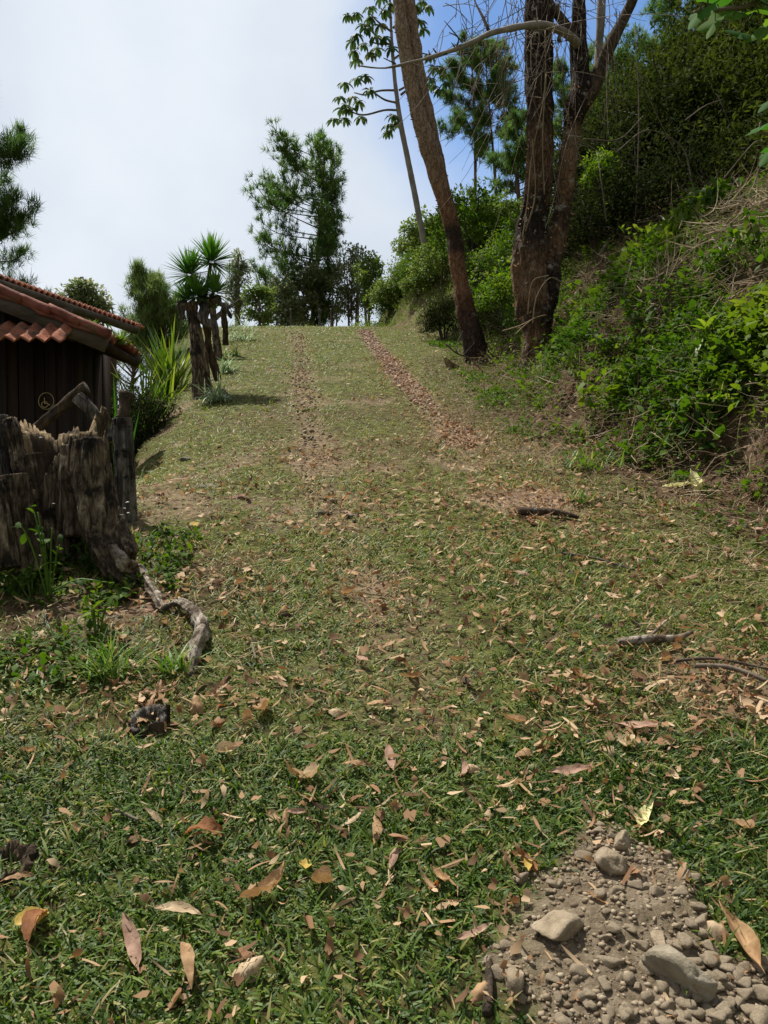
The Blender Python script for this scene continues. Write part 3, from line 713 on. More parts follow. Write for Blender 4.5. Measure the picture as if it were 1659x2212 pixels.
# ------------------------------------------------------------------ stones
STN = []
for i in range(7):
    V, F = rock_shape(200 + i, 3, .62, 8, .03)
    o = mk('stone', V, [F], M['rock'], None, {'rnd': np.zeros(len(V))}); STN.append([o, False])
def stone(i, x, y, size, label, group=None, dz=0., rz=None, m=None, fl=1.):
    e = STN[i]; o = e[0] if not e[1] else e[0].copy()
    if e[1]: COL.objects.link(o)
    e[1] = True
    o.location = (x, y, float(Hd(x, y)[0]) + dz + size * .12); o.rotation_euler = (rng.normal(0, .2), rng.normal(0, .2), rng.uniform(0, 6.28) if rz is None else rz)
    o.scale = (size, size, size * fl)
    tag(o, label, 'stone', group)
    return o
def bigstone(seed, px_, py_, size, label, flat=.6, m='rock_big', rz=0., planes=9, dz=.01, cat='stone', sub=4):
    V, F = rock_shape(seed, sub, flat, planes, .06)
    V = V + (.05 * fbm(V * 4, seed, 5)[:, None] - .05 * np.clip(1 - np.abs(fbm(V * 2.2, seed + 3, 3)) * 6, 0, 1)[:, None]) * nrm(V)
    o = mk('stone', V * size, [F], M[m]); c = hit(px_, py_); c[2] = float(Hd(c[0], c[1])[0])
    o.location = (c[0], c[1], c[2] + dz + size * flat * .12); o.rotation_euler = (0, 0, rz)
    return tag(o, label, cat)
bigstone(401, 1200, 2040, .055, 'flat pale angular stone on the left of the rubble patch', .5, 'rock', .4, 8)
bigstone(404, 1490, 2150, .088, 'largest pale grey rock at the lower right of the rubble patch', .62, 'rock_big', -.4, 10)
bigstone(407, 1110, 2140, .045, 'blocky stone near the stick at the bottom of the rubble', .7, 'rock', .9)
bigstone(410, 1325, 1905, .042, 'upright broken stone near the top of the rubble patch', .8, 'rock', 2.)
bigstone(412, 1340, 1860, .038, 'long tan stone at the top of the rubble patch', .7, 'rock', 1.2)
bigstone(415, 1425, 2060, .035, 'rounded stone above the largest pale rock', .7, 'rock', 1.)
bigstone(417, 455, 1047, .16, 'flat grey stone half buried in the grass beside the posts', .22, 'rock_grey', .1, 9, -.035)
bigstone(419, 685, 1103, .08, 'dull brown stone sunk in the left wheel rut', .3, 'rock_grey', .1, 9, -.02)
bigstone(421, 770, 1110, .06, 'small grey stone sunk in the left wheel rut', .3, 'rock_grey', .1, 9, -.015)
bigstone(423, 410, 990, .09, 'brown stone poking out of the grass bank by the posts', .35, 'rock_grey', .1, 9, -.03)
bigstone(425, 525, 1070, .11, 'low reddish stone almost hidden in the grass by the left rut', .2, 'rock_red', .1, 9, -.02)
k = 0
while k < 150:
    px_, py_ = rng.uniform(1040, 1659), rng.uniform(1780, 2250)
    c = hit(px_, py_)
    if dirt_mask(c[0:1], c[1:2])[0] < .25: continue
    wgt = .35 + .65 * sstep(1200, 1600, px_) * sstep(1850, 2150, py_)
    if rng.random() > wgt: continue
    sz = rng.uniform(.009, .019) + (.016 * rng.random() ** 3) + .010 * rng.random() * (px_ > 1400 and py_ > 2000)
    wz = ('upper' if py_ < 1920 else 'middle' if py_ < 2060 else 'bottom') + ' ' + ('left' if px_ < 1250 else 'right' if px_ > 1450 else 'centre')
    sw = 'tiny' if sz < .014 else 'small' if sz < .022 else 'larger'
    stone(int(rng.integers(0, 7)), c[0], c[1], sz, '%s tan stone lying loose in the %s of the rubble patch' % (sw, wz), '%s stones, %s of the rubble' % (sw, wz), dz=.0); k += 1

# ------------------------------------------------------------------ sticks
def stick(pts, rad, label, m='twig', cat='stick', name='stick', sides=9, n=14, bump=.12, lift=True, branch=None):
    B = Buf(); pts = [np.asarray(p, float) for p in pts]
    r0 = np.mean(rad)
    V, F = tube(pts, rad, sides, n, bump * r0, 30, int(pts[0][0] * 100) % 97); B.add(V, F)
    for b in branch or []: B.add(*tube(b[0], b[1], 6, 8, bump * r0 * .5, 30))
    o = B.obj(name, M[m], smooth=True, loc=pts[0]); o.location = pts[0]
    return tag(o, label, cat)
def G(px_, py_, dz=.02): return hit(px_, py_) + [0, 0, dz]
stick([G(1335, 1402), G(1400, 1396, .025), G(1460, 1392), G(1495, 1388, .04)], [.016, .018, .014, .008], 'pale bark stripped branch lying on the right side of the track', 'white_root', branch=[([G(1400, 1396, .03), G(1430, 1370, .04), G(1450, 1348, .03)], [.006, .005, .003])])
stick([G(1118, 1117, .03), G(1150, 1116, .03), G(1210, 1120, .03), G(1250, 1125, .015)], [.03, .027, .02, .01], 'dark rotting branch lying across the right rut', 'bark_dark')
stick([G(1052, 2230, .02), G(1056, 2150, .02), G(1056, 2085, .012)], [.011, .010, .007], 'dark brown stick at the bottom left of the rubble', 'bark_dark')
stick([G(1213, 1206, .02), G(1290, 1218, .02), G(1370, 1240, .02)], [.008, .006, .004], 'thin dark twig on the grass right of centre', 'twig_dark')
stick([G(1500, 1455, .03), G(1580, 1470, .04), G(1660, 1490, .03)], [.01, .01, .008], 'grey twig among litter at the right edge', 'twig')
stick([G(1430, 1445, .02), G(1540, 1442, .03), G(1659, 1462, .03)], [.006, .006, .004], 'thin dark twig above the grey twig at the right edge', 'twig_dark')
stick([G(250, 1766, .02), G(300, 1790, .02)], [.005, .004], 'short pale stick in the lower left grass', 'twig')
stick([G(545, 1420, .05), G(553, 1442, .03)], [.005, .004], 'tiny grey twig standing near the pale curled root', 'twig')

# ------------------------------------------------------------------ grass tufts (things)
def tuft(px_, py_, n, L, W, label, m='tuft', name='grass_tuft', spread=.04, up=(35, 85), bend=(.3, 1.3), cat='grass tuft', pos=None, dead=.12, K=5, prof=(.7, 1, .95, .8, .5)):
    c = hit(px_, py_) if pos is None else np.asarray(pos)
    az = rng.uniform(0, 6.28, n); el = R(rng.uniform(up[0], up[1], n))
    p = np.stack([rng.normal(0, spread, n), rng.normal(0, spread, n), np.full(n, -.01)], -1)
    D = np.stack([np.cos(az) * np.cos(el), np.sin(az) * np.cos(el), np.sin(el)], -1)
    V, F, a = strips(p, D, np.tile([0, 0, -1.], (n, 1)), L * rng.uniform(.45, 1.1, n), W * rng.uniform(.7, 1.2, n), rng.uniform(*bend, n), list(prof)[:K], K, rnd=np.where(rng.random(n) < dead, 1., rng.random(n) * .75))
    o = Buf().add(V, F, a).obj(name, M[m]); o.location = c
    return tag(o, label, cat)
tuft(232, 1465, 110, .24, .007, 'long bladed grass clump in front of the big stump')
tuft(385, 1455, 45, .17, .011, 'bright green grass clump in the crook of the pale root', spread=.03)
tuft(85, 1490, 40, .12, .010, 'low bright grass clump at the left edge below the stump', spread=.05, up=(10, 60))
tuft(385, 1265, 45, .10, .012, 'small green grass clump right of the stump foot', spread=.05, up=(10, 60))
tuft(1255, 1010, 120, .22, .012, 'bright green grass clump at the foot of the bank', spread=.13, up=(25, 80))
tuft(1250, 1085, 50, .14, .009, 'small thin grass clump beside the leaf filled rut', spread=.04)
tuft(470, 868, 80, .42, .016, 'pale striped grass clump at the foot of the tall planter stump', 'pale_tuft', spread=.06, bend=(.6, 1.9))
tuft(487, 805, 60, .42, .018, 'pale striped grass clump right of the planter stump', 'pale_tuft', spread=.06, bend=(.5, 1.7))
tuft(520, 735, 70, .42, .02, 'pale feathery grass clump near the crest on the left', 'pale_tuft', spread=.15, bend=(.5, 1.8))
tuft(505, 712, 80, .40, .02, 'whitish grass clump on the crest behind the short stump', 'pale_tuft', spread=.25, bend=(.5, 1.8))
tuft(500, 770, 30, .28, .018, 'small dark green weed clump right of the pale grass', 'tuft', spread=.06)
tuft(285, 1110, 24, .36, .008, 'few tall pale blades growing between stump and post', 'pale_tuft', spread=.05, up=(60, 88), bend=(.1, .7))
tuft(1480, 1090, 40, .13, .012, 'low green grass clump right of the yellow bracts', spread=.08, up=(10, 60))

# ------------------------------------------------------------------ stump, root and posts
def stump(base, rx, ry, hfun, seed, m_side, name='stump', flare=.35, inner=.62, depth=.3, lean=(0, 0), nt_=220, nz_=50, label=None, cat='stump', ridge=.07, rz=0., crack=1., rim='old_wood_top'):
    th = np.linspace(0, 2 * np.pi, nt_, endpoint=False)
    hh = np.array([hfun(t) for t in th])
    cs = np.stack([np.cos(th), np.sin(th), np.zeros(nt_)], 1)
    jag = .5 * vn(cs * 4 + 3, seed) + .5 * vn(cs * 11, seed + 1)
    hh = hh + (.08 * vn(cs * 2.2, seed + 50) + .03 * np.round(2 * vn(cs * 5, seed + 51)) * .5 + .04 * jag + .010 * vn(cs * 20, seed + 2) + .008 * vn(cs * 60, seed + 3)) * min(1, np.mean(hh) * 1.6)
    u = np.linspace(0, 1, nz_)
    lay = []
    rg = fbm(cs * 3.5, seed + 3, 4) + .55 * np.abs(vn(cs * 13, seed + 4)) * crack + .3 * vn(cs * 24, seed + 8)
    for t in u:
        z = -.12 + (hh + .12) * t
        fl = 1 + flare * math.exp(-max(t - .02, 0) * 7)
        r = (1 + ridge * rg * 1.6 + .35 * flare * math.exp(-t * 5) * np.maximum(np.sin(3 * th + seed), 0)) * fl
        q = np.stack([cs[:, 0] * 2.2, cs[:, 1] * 2.2, z * 2.6], 1)
        r = r + .10 * fbm(q, seed + 6, 4)
        fq = np.stack([cs[:, 0] * 6, cs[:, 1] * 6, np.broadcast_to(z * .9, (nt_,))], 1)
        r = r - .13 * np.clip(1 - np.abs(fbm(fq, seed + 31, 3)) * 2.6, 0, 1) ** 2
        lay.append(np.stack([rx * r * cs[:, 0] + lean[0] * z, ry * r * cs[:, 1] + lean[1] * z, z], 1))
    top = lay[-1]; ctr = np.array([lean[0] * np.mean(hh), lean[1] * np.mean(hh), 0])
    for k, t in enumerate(np.linspace(0, 1, 9)[1:]):
        f = 1 - (1 - inner) * min(1, t * 2.2)
        zz = top[:, 2] - depth * (max(0, t - .25) / .75) ** 1.1 - .01 * k + .02 * vn(cs * 9 + k, seed + 9)
        q = (top - ctr) * f * (1 - .25 * t * .8) + ctr
        lay.append(np.stack([q[:, 0], q[:, 1], np.minimum(zz, np.mean(hh) + .03)], 1))
    n = len(lay); V = np.concatenate(lay)
    cc = lay[-1].mean(0); V = np.vstack([V, cc])
    i = np.arange(n - 1)[:, None] * nt_; j = np.arange(nt_)[None]; j2 = (j + 1) % nt_
    Q = np.stack([i + j, i + j2, i + nt_ + j2, i + nt_ + j], -1).reshape(-1, 4)
    jj = np.arange(nt_); T = np.stack([(n - 1) * nt_ + jj, (n - 1) * nt_ + (jj + 1) % nt_, np.full(nt_, n * nt_)], 1)
    rr_ = np.arange(n - 1); mi = np.concatenate([np.repeat(np.where(rr_ < nz_ - 1, 0, np.where(rr_ < nz_ + 2, 1, 2)), nt_), np.full(nt_, 2)])
    o = mk(name, V, [Q, T], None, None, None, True, mats=[M[m_side], M[rim], M['bark_dark']], midx=mi)  # deep inside coloured dark for the shade of the cavity
    o.location = base; o.rotation_euler = (0, 0, rz)
    return o
B1 = P(130, 1230, 4.35); B1[2] = h1(B1[0], B1[1])
root = thing('hollow_stump', B1, 'big hollow weathered stump with a torn pale top at the left edge of the track', 'stump')
def hf(t):   # angle 0 = +x (towards the track), -90deg = towards the camera
    f = .68 + .03 * math.cos(t * 2) + .03 * math.sin(t)
    d = (t - 4.5 + math.pi) % (2 * math.pi) - math.pi
    return f - .36 * math.exp(-(d / .5) ** 2) - .10 * math.exp(-((d - 1.2) / .3) ** 2)
s = stump((0, 0, 0), .245, .21, hf, 11, 'old_wood', 'trunk', .22, .55, .34, ridge=.09); s.parent = root
# torn slab standing on the track side, its foot running out as a root
B = Buf()
lb = np.array(B1)
sl = [P(190, 950, 4.1), P(196, 1020, 4.08), P(208, 1100, 4.05), P(222, 1160, 4.0), P(248, 1215, 3.95), P(285, 1262, 3.9)]
V, F = tube(np.array(sl) - lb, [.075, .10, .098, .085, .075, .05], 60, 90, .016, 9, 3, ridges=.10, nr=6, fis=.30); B.add(V, F)
V, F = tube(np.array([P(150, 965, 4.2), P(160, 1040, 4.15), P(165, 1110, 4.15), P(158, 1160, 4.12)]) - lb, [.05, .075, .06, .05], 44, 60, .014, 10, 5, ridges=.14, nr=5, fis=.3); B.add(V, F)
V, F = tube(np.array([P(228, 1000, 4.3), P(240, 1080, 4.25), P(256, 1150, 4.15), P(280, 1200, 4.05)]) - lb, [.03, .05, .06, .04], 40, 60, .014, 12, 8, ridges=.14, nr=5, fis=.3); B.add(V, F)
for k in range(26):
    px_ = rng.uniform(150, 232); t0 = P(px_, 965 + rng.uniform(-25, 10), 4.1) - lb
    B.add(*tube([t0 + [0, 0, -.12], t0, t0 + [rng.normal(0, .01), 0, rng.uniform(.01, .05)]], [.016, .010, .002], 6, 7, .004, 30, k))
B.obj('slab', M['old_wood'], root, True)
for i, (px_, py_, yy) in enumerate([(88, 945, 4.05), (115, 1088, 4.0), (275, 1085, 4.1), (268, 1098, 4.1), (277, 1108, 4.1), (262, 1112, 4.08)]):
    q = P(px_, py_, yy) - lb; V, F = rock_shape(500 + i, 2, .3, 20, .02)
    mk('fungus', V * .014 + q, [F], M['fungus'], root)

# leaning dead slabs at the left edge
B2 = P(30, 1240, 3.9); B2[2] = h1(B2[0], B2[1])
root2 = thing('broken_stump', B2, 'dark split stump of leaning slabs cut off by the left edge', 'stump')
def slab(a, b, wd, th, seed, m, parent, base, top=.8, name='slab'):
    a, b = np.asarray(a) - base, np.asarray(b) - base
    V, F = tube([a, a * .66 + b * .34, a * .33 + b * .67, b], [wd * 1.15, wd * 1.05, wd * .95, wd * top], 60, 80, .014, 9, seed, ridges=.12, nr=5, fis=.34)
    return Buf().add(V, F).obj(name, M[m], parent, True)
slab(P(60, 1235, 3.95), P(28, 1025, 3.95), .085, .05, 3, 'old_wood', root2, B2)
slab(P(5, 1230, 3.8), P(-22, 1040, 3.85), .08, .05, 5, 'old_wood', root2, B2)
slab(P(95, 1215, 4.1), P(22, 905, 4.25), .05, .04, 7, 'old_wood', root2, B2)
slab(P(40, 1225, 4.2), P(-8, 900, 4.3), .07, .04, 9, 'grey_wood', root2, B2)
slab(P(110, 1200, 4.2), P(72, 980, 4.2), .05, .04, 12, 'bark_dark', root2, B2)

# surface root curling out on the grass
pts = [P(240, 1180, 3.86), P(262, 1215, 3.83), hit(300, 1255) + [0, 0, .045], hit(335, 1300) + [0, 0, .03], hit(352, 1322) + [0, 0, .015], hit(385, 1325) + [0, 0, .05], hit(418, 1345) + [0, 0, .055], hit(438, 1385) + [0, 0, .05], hit(428, 1420) + [0, 0, .05], hit(412, 1462) + [0, 0, -.01]]
B = Buf(); V, F = tube(pts, [.02, .032, .026, .024, .016, .020, .027, .034, .028, .010], 40, 130, .016, 22, 7, ridges=.3, nr=3, fis=.4, ff=4); B.add(V, F)
o = B.obj('root', M['white_root'], None, True, loc=pts[0]); o.location = pts[0]; tag(o, 'pale weathered root curling over the grass in front of the stump', 'root')
_c = hit(318, 1575) - [0, 0, .02]
tag(stump(_c, .066, .055, lambda t: .06 + .03 * math.cos(t - 1), 61, 'bark_dark', 'stump', .5, .6, .05, ridge=.2, nt_=90, nz_=24, rim='grey_wood'), 'small charred looking stump stub in the lower left grass', 'stump')
tag(stump(hit(12, 1885) - [0, 0, .03], .06, .06, lambda t: .06 + .02 * math.sin(t), 66, 'bark_dark', 'stump', .6, .6, .03, ridge=.25, nt_=90, nz_=24, rim='bark_dark'), 'low dark mossy stump stub at the left edge of the lower grass', 'stump')

# posts and leaning log behind the stump
def wood_post(pts, rad, label, m='grey_wood', name='wooden_post', cat='post', **k):
    pts = [np.asarray(p, float) for p in pts]; b = pts[0]
    V, F = tube(np.array(pts) - b, rad, 44, 70, k.get('bump', .012), 9, k.get('seed', 4), ridges=k.get('ridges', .12) * .6, nr=4, fis=.22)
    o = Buf().add(V, F).obj(name, M[m], None, True); o.location = b
    return tag(o, label, cat)
q = P(272, 1105, 4.9); q[2] = h1(q[0], q[1]) - .1
rt = thing('wooden_post', q, 'upright split wooden post with a charred narrow top, right of the hollow stump', 'post')
V, F = tube(np.array([q, P(272, 1080, 4.9), P(268, 980, 4.9), P(264, 903, 4.9)]) - q, [.075, .07, .066, .062], 50, 70, .010, 10, 4, ridges=.08, nr=5, fis=.3)
Buf().add(V, F).obj('shaft', M['grey_wood'], rt, True)
V, F = tube(np.array([P(264, 905, 4.9), P(270, 875, 4.92), P(273, 852, 4.93), P(275, 845, 4.93)]) - q, [.042, .03, .045, .035], 22, 26, .010, 16, 9)
Buf().add(V, F).obj('charred_top', M['bark_dark'], rt, True)
wood_post([P(236, 955, 4.95), P(222, 920, 4.95), P(195, 885, 4.9), P(168, 858, 4.9)], [.045, .042, .042, .045], 'grey log leaning down against the upright post behind the stump', 'grey_wood', 'leaning_log', 'log', bump=.006, ridges=.06)
wood_post([P(40, 960, 5.05), P(95, 912, 5.0), P(135, 878, 5.), P(165, 850, 4.95), P(188, 838, 4.95)], [.03, .035, .04, .035, .045], 'dark forked branch propped under the upper end of the grey log', 'bark_dark', 'forked_branch', 'branch', bump=.012)

# ------------------------------------------------------------------ planter stumps with yucca
q = hit(432, 858); q[2] -= .12
PS = thing('planter_stump', q, 'tall gnarled grey stump with yucca growing from its top, beside the track', 'stump')
Y0 = float(q[1])
def cols(lst, parent, base, name, m, **k):
    B = Buf()
    for i, (pp, rr) in enumerate(lst):
        V, F = tube(np.array([P(a, b, c) for a, b, c in pp]) - base, rr, 40, 70, k.get('bump', .022), 8, i * 3 + 1, ridges=k.get('ridges', .12), nr=4, fis=.3); B.add(V, F)
    return B.obj(name, M[m], parent, True)
cols([([(436, 868, Y0), (434, 800, Y0), (424, 730, Y0), (416, 680, Y0), (410, 655, Y0)], [.125, .105, .085, .07, .085])], PS, q, 'main_trunk', 'old_wood')
cols([([(472, 822, Y0 + .3), (455, 770, Y0 + .2), (445, 715, Y0 + .1), (436, 670, Y0)], [.042, .045, .04, .045])], PS, q, 'leaning_trunk', 'bark_dark')
cols([([(404, 658, Y0 - .02), (392, 662, Y0), (394, 690, Y0)], [.06, .055, .03]), ([(430, 660, Y0), (445, 650, Y0), (440, 690, Y0 - .05), (462, 705, Y0), (466, 722, Y0)], [.06, .055, .06, .055, .02]),
      ([(445, 655, Y0 + .1), (470, 648, Y0), (478, 660, Y0)], [.06, .05, .03])], PS, q, 'gnarled_crown', 'grey_wood', bump=.03)
q2 = hit(470, 775); q2[2] -= .1; Y1 = float(q2[1])
PS2 = thing('gnarled_stump', q2, 'shorter twisted stump just behind the tall yucca stump', 'stump')
cols([([(472, 785, Y1), (468, 740, Y1), (462, 700, Y1), (458, 665, Y1)], [.075, .065, .055, .06])], PS2, q2, 'main_trunk', 'old_wood')
cols([([(452, 770, Y1 + .1), (450, 730, Y1 + .1), (452, 690, Y1)], [.04, .04, .035]), ([(488, 745, Y1 + .5), (486, 710, Y1 + .4), (483, 670, Y1 + .3), (490, 655, Y1 + .2)], [.06, .05, .05, .045])], PS2, q2, 'side_trunk', 'bark_dark')
cols([([(455, 668, Y1), (470, 655, Y1 - .05), (488, 665, Y1), (500, 688, Y1)], [.05, .045, .04, .03]), ([(465, 690, Y1), (480, 672, Y1), (497, 662, Y1), (508, 660, Y1)], [.04, .04, .03, .015]), ([(440, 662, Y1), (462, 648, Y1), (476, 655, Y1)], [.05, .06, .05])], PS2, q2, 'gnarled_crown', 'grey_wood', bump=.03)
cols([([(490, 662, Y1), (505, 655, Y1), (520, 648, Y1), (530, 668, Y1)], [.012, .012, .010, .004])], PS2, q2, 'twig', 'twig_dark', bump=.002)

def rosette(c, L, W, n, parent, name='rosette', m='yucca', up=(5, 88), base=None, bend=(0., .35), cone=None):
    az = rng.uniform(0, 6.28, n); el = R(up[0] + (up[1] - up[0]) * rng.random(n) ** .8)
    D = np.stack([np.cos(az) * np.cos(el), np.sin(az) * np.cos(el), np.sin(el)], -1)
    if cone is not None: D = nrm(D + np.asarray(cone))
    p = np.tile(np.asarray(c, float), (n, 1)) + D * .03
    V, F, a = strips(p, D, np.tile([0, 0, -1.], (n, 1)) + rng.normal(0, .2, (n, 3)), L * rng.uniform(.75, 1.1, n), W * rng.uniform(.8, 1.2, n), rng.uniform(*bend, n), [.6, 1., .9, .55], 4, rnd=np.clip((el - R(20)) / R(70) * .8 + rng.random(n) * .25, 0, 1))
    o = Buf().add(V, F, a).obj(name, M[m], parent); return o
yb = P(432, 650, Y0)
YU = thing('yucca', yb, 'yucca with spiky green rosettes growing out of the tall planter stump', 'yucca')
for (a, b, L, n) in [(457, 566, .34, 230), (410, 594, .33, 210), (424, 640, .28, 150), (464, 634, .28, 150), (404, 648, .25, 80)]:
    c = P(a, b, Y0 + rng.uniform(-.08, .08)) - yb; rosette(c, L, .020, n, YU, up=(-30, 88), bend=(0, .2))
B = Buf()
for a, b in [(455, 568), (413, 595), (462, 632)]:
    B.add(*tube(np.array([P(436, 662, Y0), P((a + 436) / 2 + 3, (b + 660) / 2, Y0), P(a, b, Y0)]) - yb, [.03, .026, .02], 10, 10, .004, 20))
B.obj('stem', M['bark_dark'], YU, True)

# ------------------------------------------------------------------ strap-leaved plants by the hut
def strap_plant(pos, n, L, W, label, m='agave', up=(45, 88), name='strap_leaf_plant', cat='plant', bend=(.0, .5), spread=.08):
    o = thing(name, pos, label, cat)
    az = rng.uniform(0, 6.28, n); el = R(rng.uniform(*up, n))
    D = np.stack([np.cos(az) * np.cos(el), np.sin(az) * np.cos(el), np.sin(el)], -1)
    p = np.stack([rng.normal(0, spread, n), rng.normal(0, spread, n), np.zeros(n)], -1)
    V, F, a = strips(p, D, np.tile([0, 0, -1.], (n, 1)), L * rng.uniform(.6, 1.1, n), W * rng.uniform(.8, 1.2, n), rng.uniform(*bend, n), [.7, 1., 1., .8, .5], 5)
    Buf().add(V, F, a).obj('foliage', M[m], o); 
    return o
def on(px_, py_, yy, dz=0.):
    q = P(px_, py_, yy); q[2] = h1(q[0], q[1]) + dz; return q
def above(px_, py_, yy): return P(px_, py_, yy)
pp = on(362, 775, 11.2, -.05); top = P(362, 690, 11.2)
strap_plant(pp, 75, max(.5, top[2] - pp[2] + .0), .045, 'clump of broad upright yellow green strap leaves above the hut eave', up=(58, 88))
pq = on(238, 860, 8.9, 0); tp = P(238, 770, 8.9)
strap_plant(pq, 60, tp[2] - pq[2] + .0, .04, 'dark strap leaved plant seen through the gap under the hut eave', 'yucca', up=(62, 88), spread=.12)
pq = on(275, 800, 10.2, 0); tp = P(275, 740, 10.2)
strap_plant(pq, 70, (tp[2] - pq[2]) * .8, .03, 'bright arching strap leaved plant behind the hut eave', 'agave', up=(62, 88), spread=.2, bend=(.2, 1.2))
pq = on(325, 760, 10.6, 0); tp = P(325, 715, 10.6)
strap_plant(pq, 50, (tp[2] - pq[2]) * .85, .028, 'yellow tipped strap leaved plant beside the end of the eave', 'agave', up=(60, 88), spread=.15, bend=(.2, 1.2))

# ------------------------------------------------------------------ hut
FY = 7.2; WX0, WX1 = P(-260, 900, FY)[0], P(157, 900, FY)[0]; BY = FY + .8
zf = 1.0
def rz_(x): return 2.83 + (P(237, 700, 7.)[0] - x) * .40       # underside of the roof slope
hut = thing('wooden_hut', (WX1, FY, zf), 'dark plank hut with red tiled roof below the left side of the track', 'hut')
hb_ = np.array([WX1, FY, zf])
B = Buf(); x = WX0; i = 0
while x < WX1 - .02:
    wd = min([.24, .27, .25, .29, .22][i % 5], WX1 - x)
    zt = rz_(x + wd / 2) - .02
    B.add(*box(np.array([x + wd / 2, FY + (i % 2) * .006, (zf - .3 + zt) / 2]) - hb_, (wd - .012, .025, zt - zf + .3))); x += wd; i += 1
B.add(*box(np.array([(WX0 + WX1) / 2, FY + .03, 2.0]) - hb_, (WX1 - WX0 - .01, .012, 2.4)))
B.obj('front_wall', M['plank'], hut)
B = Buf()
for x, wd in ((P(118, 900, FY)[0], .05), (P(14, 900, FY)[0], .035), (P(74, 900, FY)[0], .03), (WX1 - .03, .09)):
    zt = rz_(x) - .03
    B.add(*box(np.array([x, FY - .022, (zf - .25 + zt) / 2]) - hb_, (wd, .02, zt - zf + .25)))
B.obj('batten', M['plank'], hut)
B = Buf(); y = FY + .02
while y < BY - .02:
    B.add(*box(np.array([WX1 - .012, y + .12, (zf - .3 + rz_(WX1) - .02) / 2]) - hb_, (.025, .23, rz_(WX1) - .02 - zf + .3))); y += .25
B.add(*box(np.array([(WX0 + WX1) / 2, BY, 1.9]) - hb_, (WX1 - WX0, .025, 2.3)))
B.obj('side_wall', M['plank'], hut)
# roof slope falling to the right, rippled tiles
def tiled(o3, ax, ay, nxw, rows, amp, name, m, parent, base, thick=.012, shape='sin', step=.014, wob=0.):
    """o3 corner; ax along the ripples' direction of repetition, ay down the slope"""
    o3, ax, ay = map(lambda v: np.asarray(v, float), (o3, ax, ay)); nn = nrm(np.cross(ay, ax))
    if nn[2] < 0: nn = -nn
    m_ = nxw * 8 + 1; n_ = rows * 4 + 1
    U, Vv = np.meshgrid(np.linspace(0, 1, m_), np.linspace(0, 1, n_), indexing='ij')
    ph = U * nxw
    h = amp * (np.sin(ph * 2 * np.pi) if shape == 'sin' else (2 * np.abs(2 * (ph - np.floor(ph + .5))) - 1))
    fr = (Vv * rows) % 1.0; fr = np.where(Vv >= .9999, 1, fr)
    h = h + step * fr + wob * n2d(U * 5, Vv * 5, 1., 77, 2)
    V = o3 + U[..., None] * ax + Vv[..., None] * ay + h[..., None] * nn
    n0 = m_ * n_; V = np.concatenate([V.reshape(-1, 3), V.reshape(-1, 3) - nn * thick]) - base
    i = (np.arange(m_ - 1)[:, None] * n_ + np.arange(n_ - 1)[None]).ravel()
    Q = np.stack([i, i + n_, i + n_ + 1, i + 1], 1); Q2 = Q[:, ::-1] + n0
    ed = list(range(0, n_)) + [k * n_ + n_ - 1 for k in range(1, m_)] + [(m_ - 1) * n_ + k for k in range(n_ - 2, -1, -1)] + [k * n_ for k in range(m_ - 2, 0, -1)]
    ed = np.array(ed); e2 = np.roll(ed, -1)
    return Buf().add(V, [Q, Q2, np.stack([ed, e2, e2 + n0, ed + n0], 1)]).obj(name, M[m], parent, False)
RY0, RY1 = 7.0, 7.98
xr = P(237, 700, 7.)[0]; xl = P(-330, 700, 7.)[0]
ridge = np.array([xl, RY0, rz_(xl) + .06]); eav = np.array([xr - .04, RY0, rz_(xr - .04) + .06])
tiled(ridge, (0, RY1 - RY0, 0), eav - ridge, 7, 7, .022, 'roof', 'tile_old', hut, hb_, .03, step=.03, wob=.05)
tiled(ridge + [0, 0, -.004], (0, RY1 - RY0, 0), (-1.6, 0, -.64), 7, 5, .022, 'roof', 'tile_old', hut, hb_, .03, step=.03, wob=.02)
B = Buf()
for y, dz, th in ((RY0 + .03, -.075, .035), (RY1 - .03, -.075, .035)):
    L_ = eav - ridge; c = ridge + L_ * .5; an = math.atan2(-L_[2], L_[0])
    B.add(*box([c[0] - hb_[0], y - hb_[1], c[2] + dz - hb_[2]], (np.hypot(L_[0], L_[2]), th, .13), 0, an))
B.obj('fascia', M['fascia'], hut)
B = Buf()     # capping tiles along the front rake
n = 9; L_ = eav - ridge
for i in range(n):
    a = ridge + L_ * (i / n) + [0, .02, .045 + .012 * (i % 2)]; b = ridge + L_ * ((i + 1.12) / n) + [0, .02, .03]
    B.add(*tube(np.array([a, b]) - hb_, [.038, .046], 12, 6, .004, 20))
B.obj('rake_tiles', M['tile_old'], hut, True)
B = Buf()     # eave beam and rafters
B.add(*tube(np.array([[eav[0] - .04, RY0 + .02, eav[2] - .06], [eav[0] - .02, RY1 - .05, eav[2] - .09]]) - hb_, .04, 8, 4))
for k in range(4):
    y = RY0 + .15 + k * .24; B.add(*tube(np.array([[eav[0] - .1, y, eav[2] - .07], [WX1 - .6, y, rz_(WX1 - .6) - .03]]) - hb_, .03, 6, 3))
B.obj('rafter', M['plank'], hut)
# small tiled awning on the front
a0 = P(-120, 682, 7.08); a1 = P(163, 700, 7.08); a0[2] = a1[2] + .02
tiled(a0, a1 - a0, (0, -.36, -.22), 9, 3, .024, 'awning', 'tile', hut, hb_, .012, 'tri', .022)
B = Buf()
for px_ in (40, 140): 
    c = P(px_, 735, 7.0); B.add(*box([c[0] - hb_[0], -.16, c[2] + .03 - hb_[2]], (.03, .3, .03)))
B.obj('awning_bracket', M['plank'], hut)
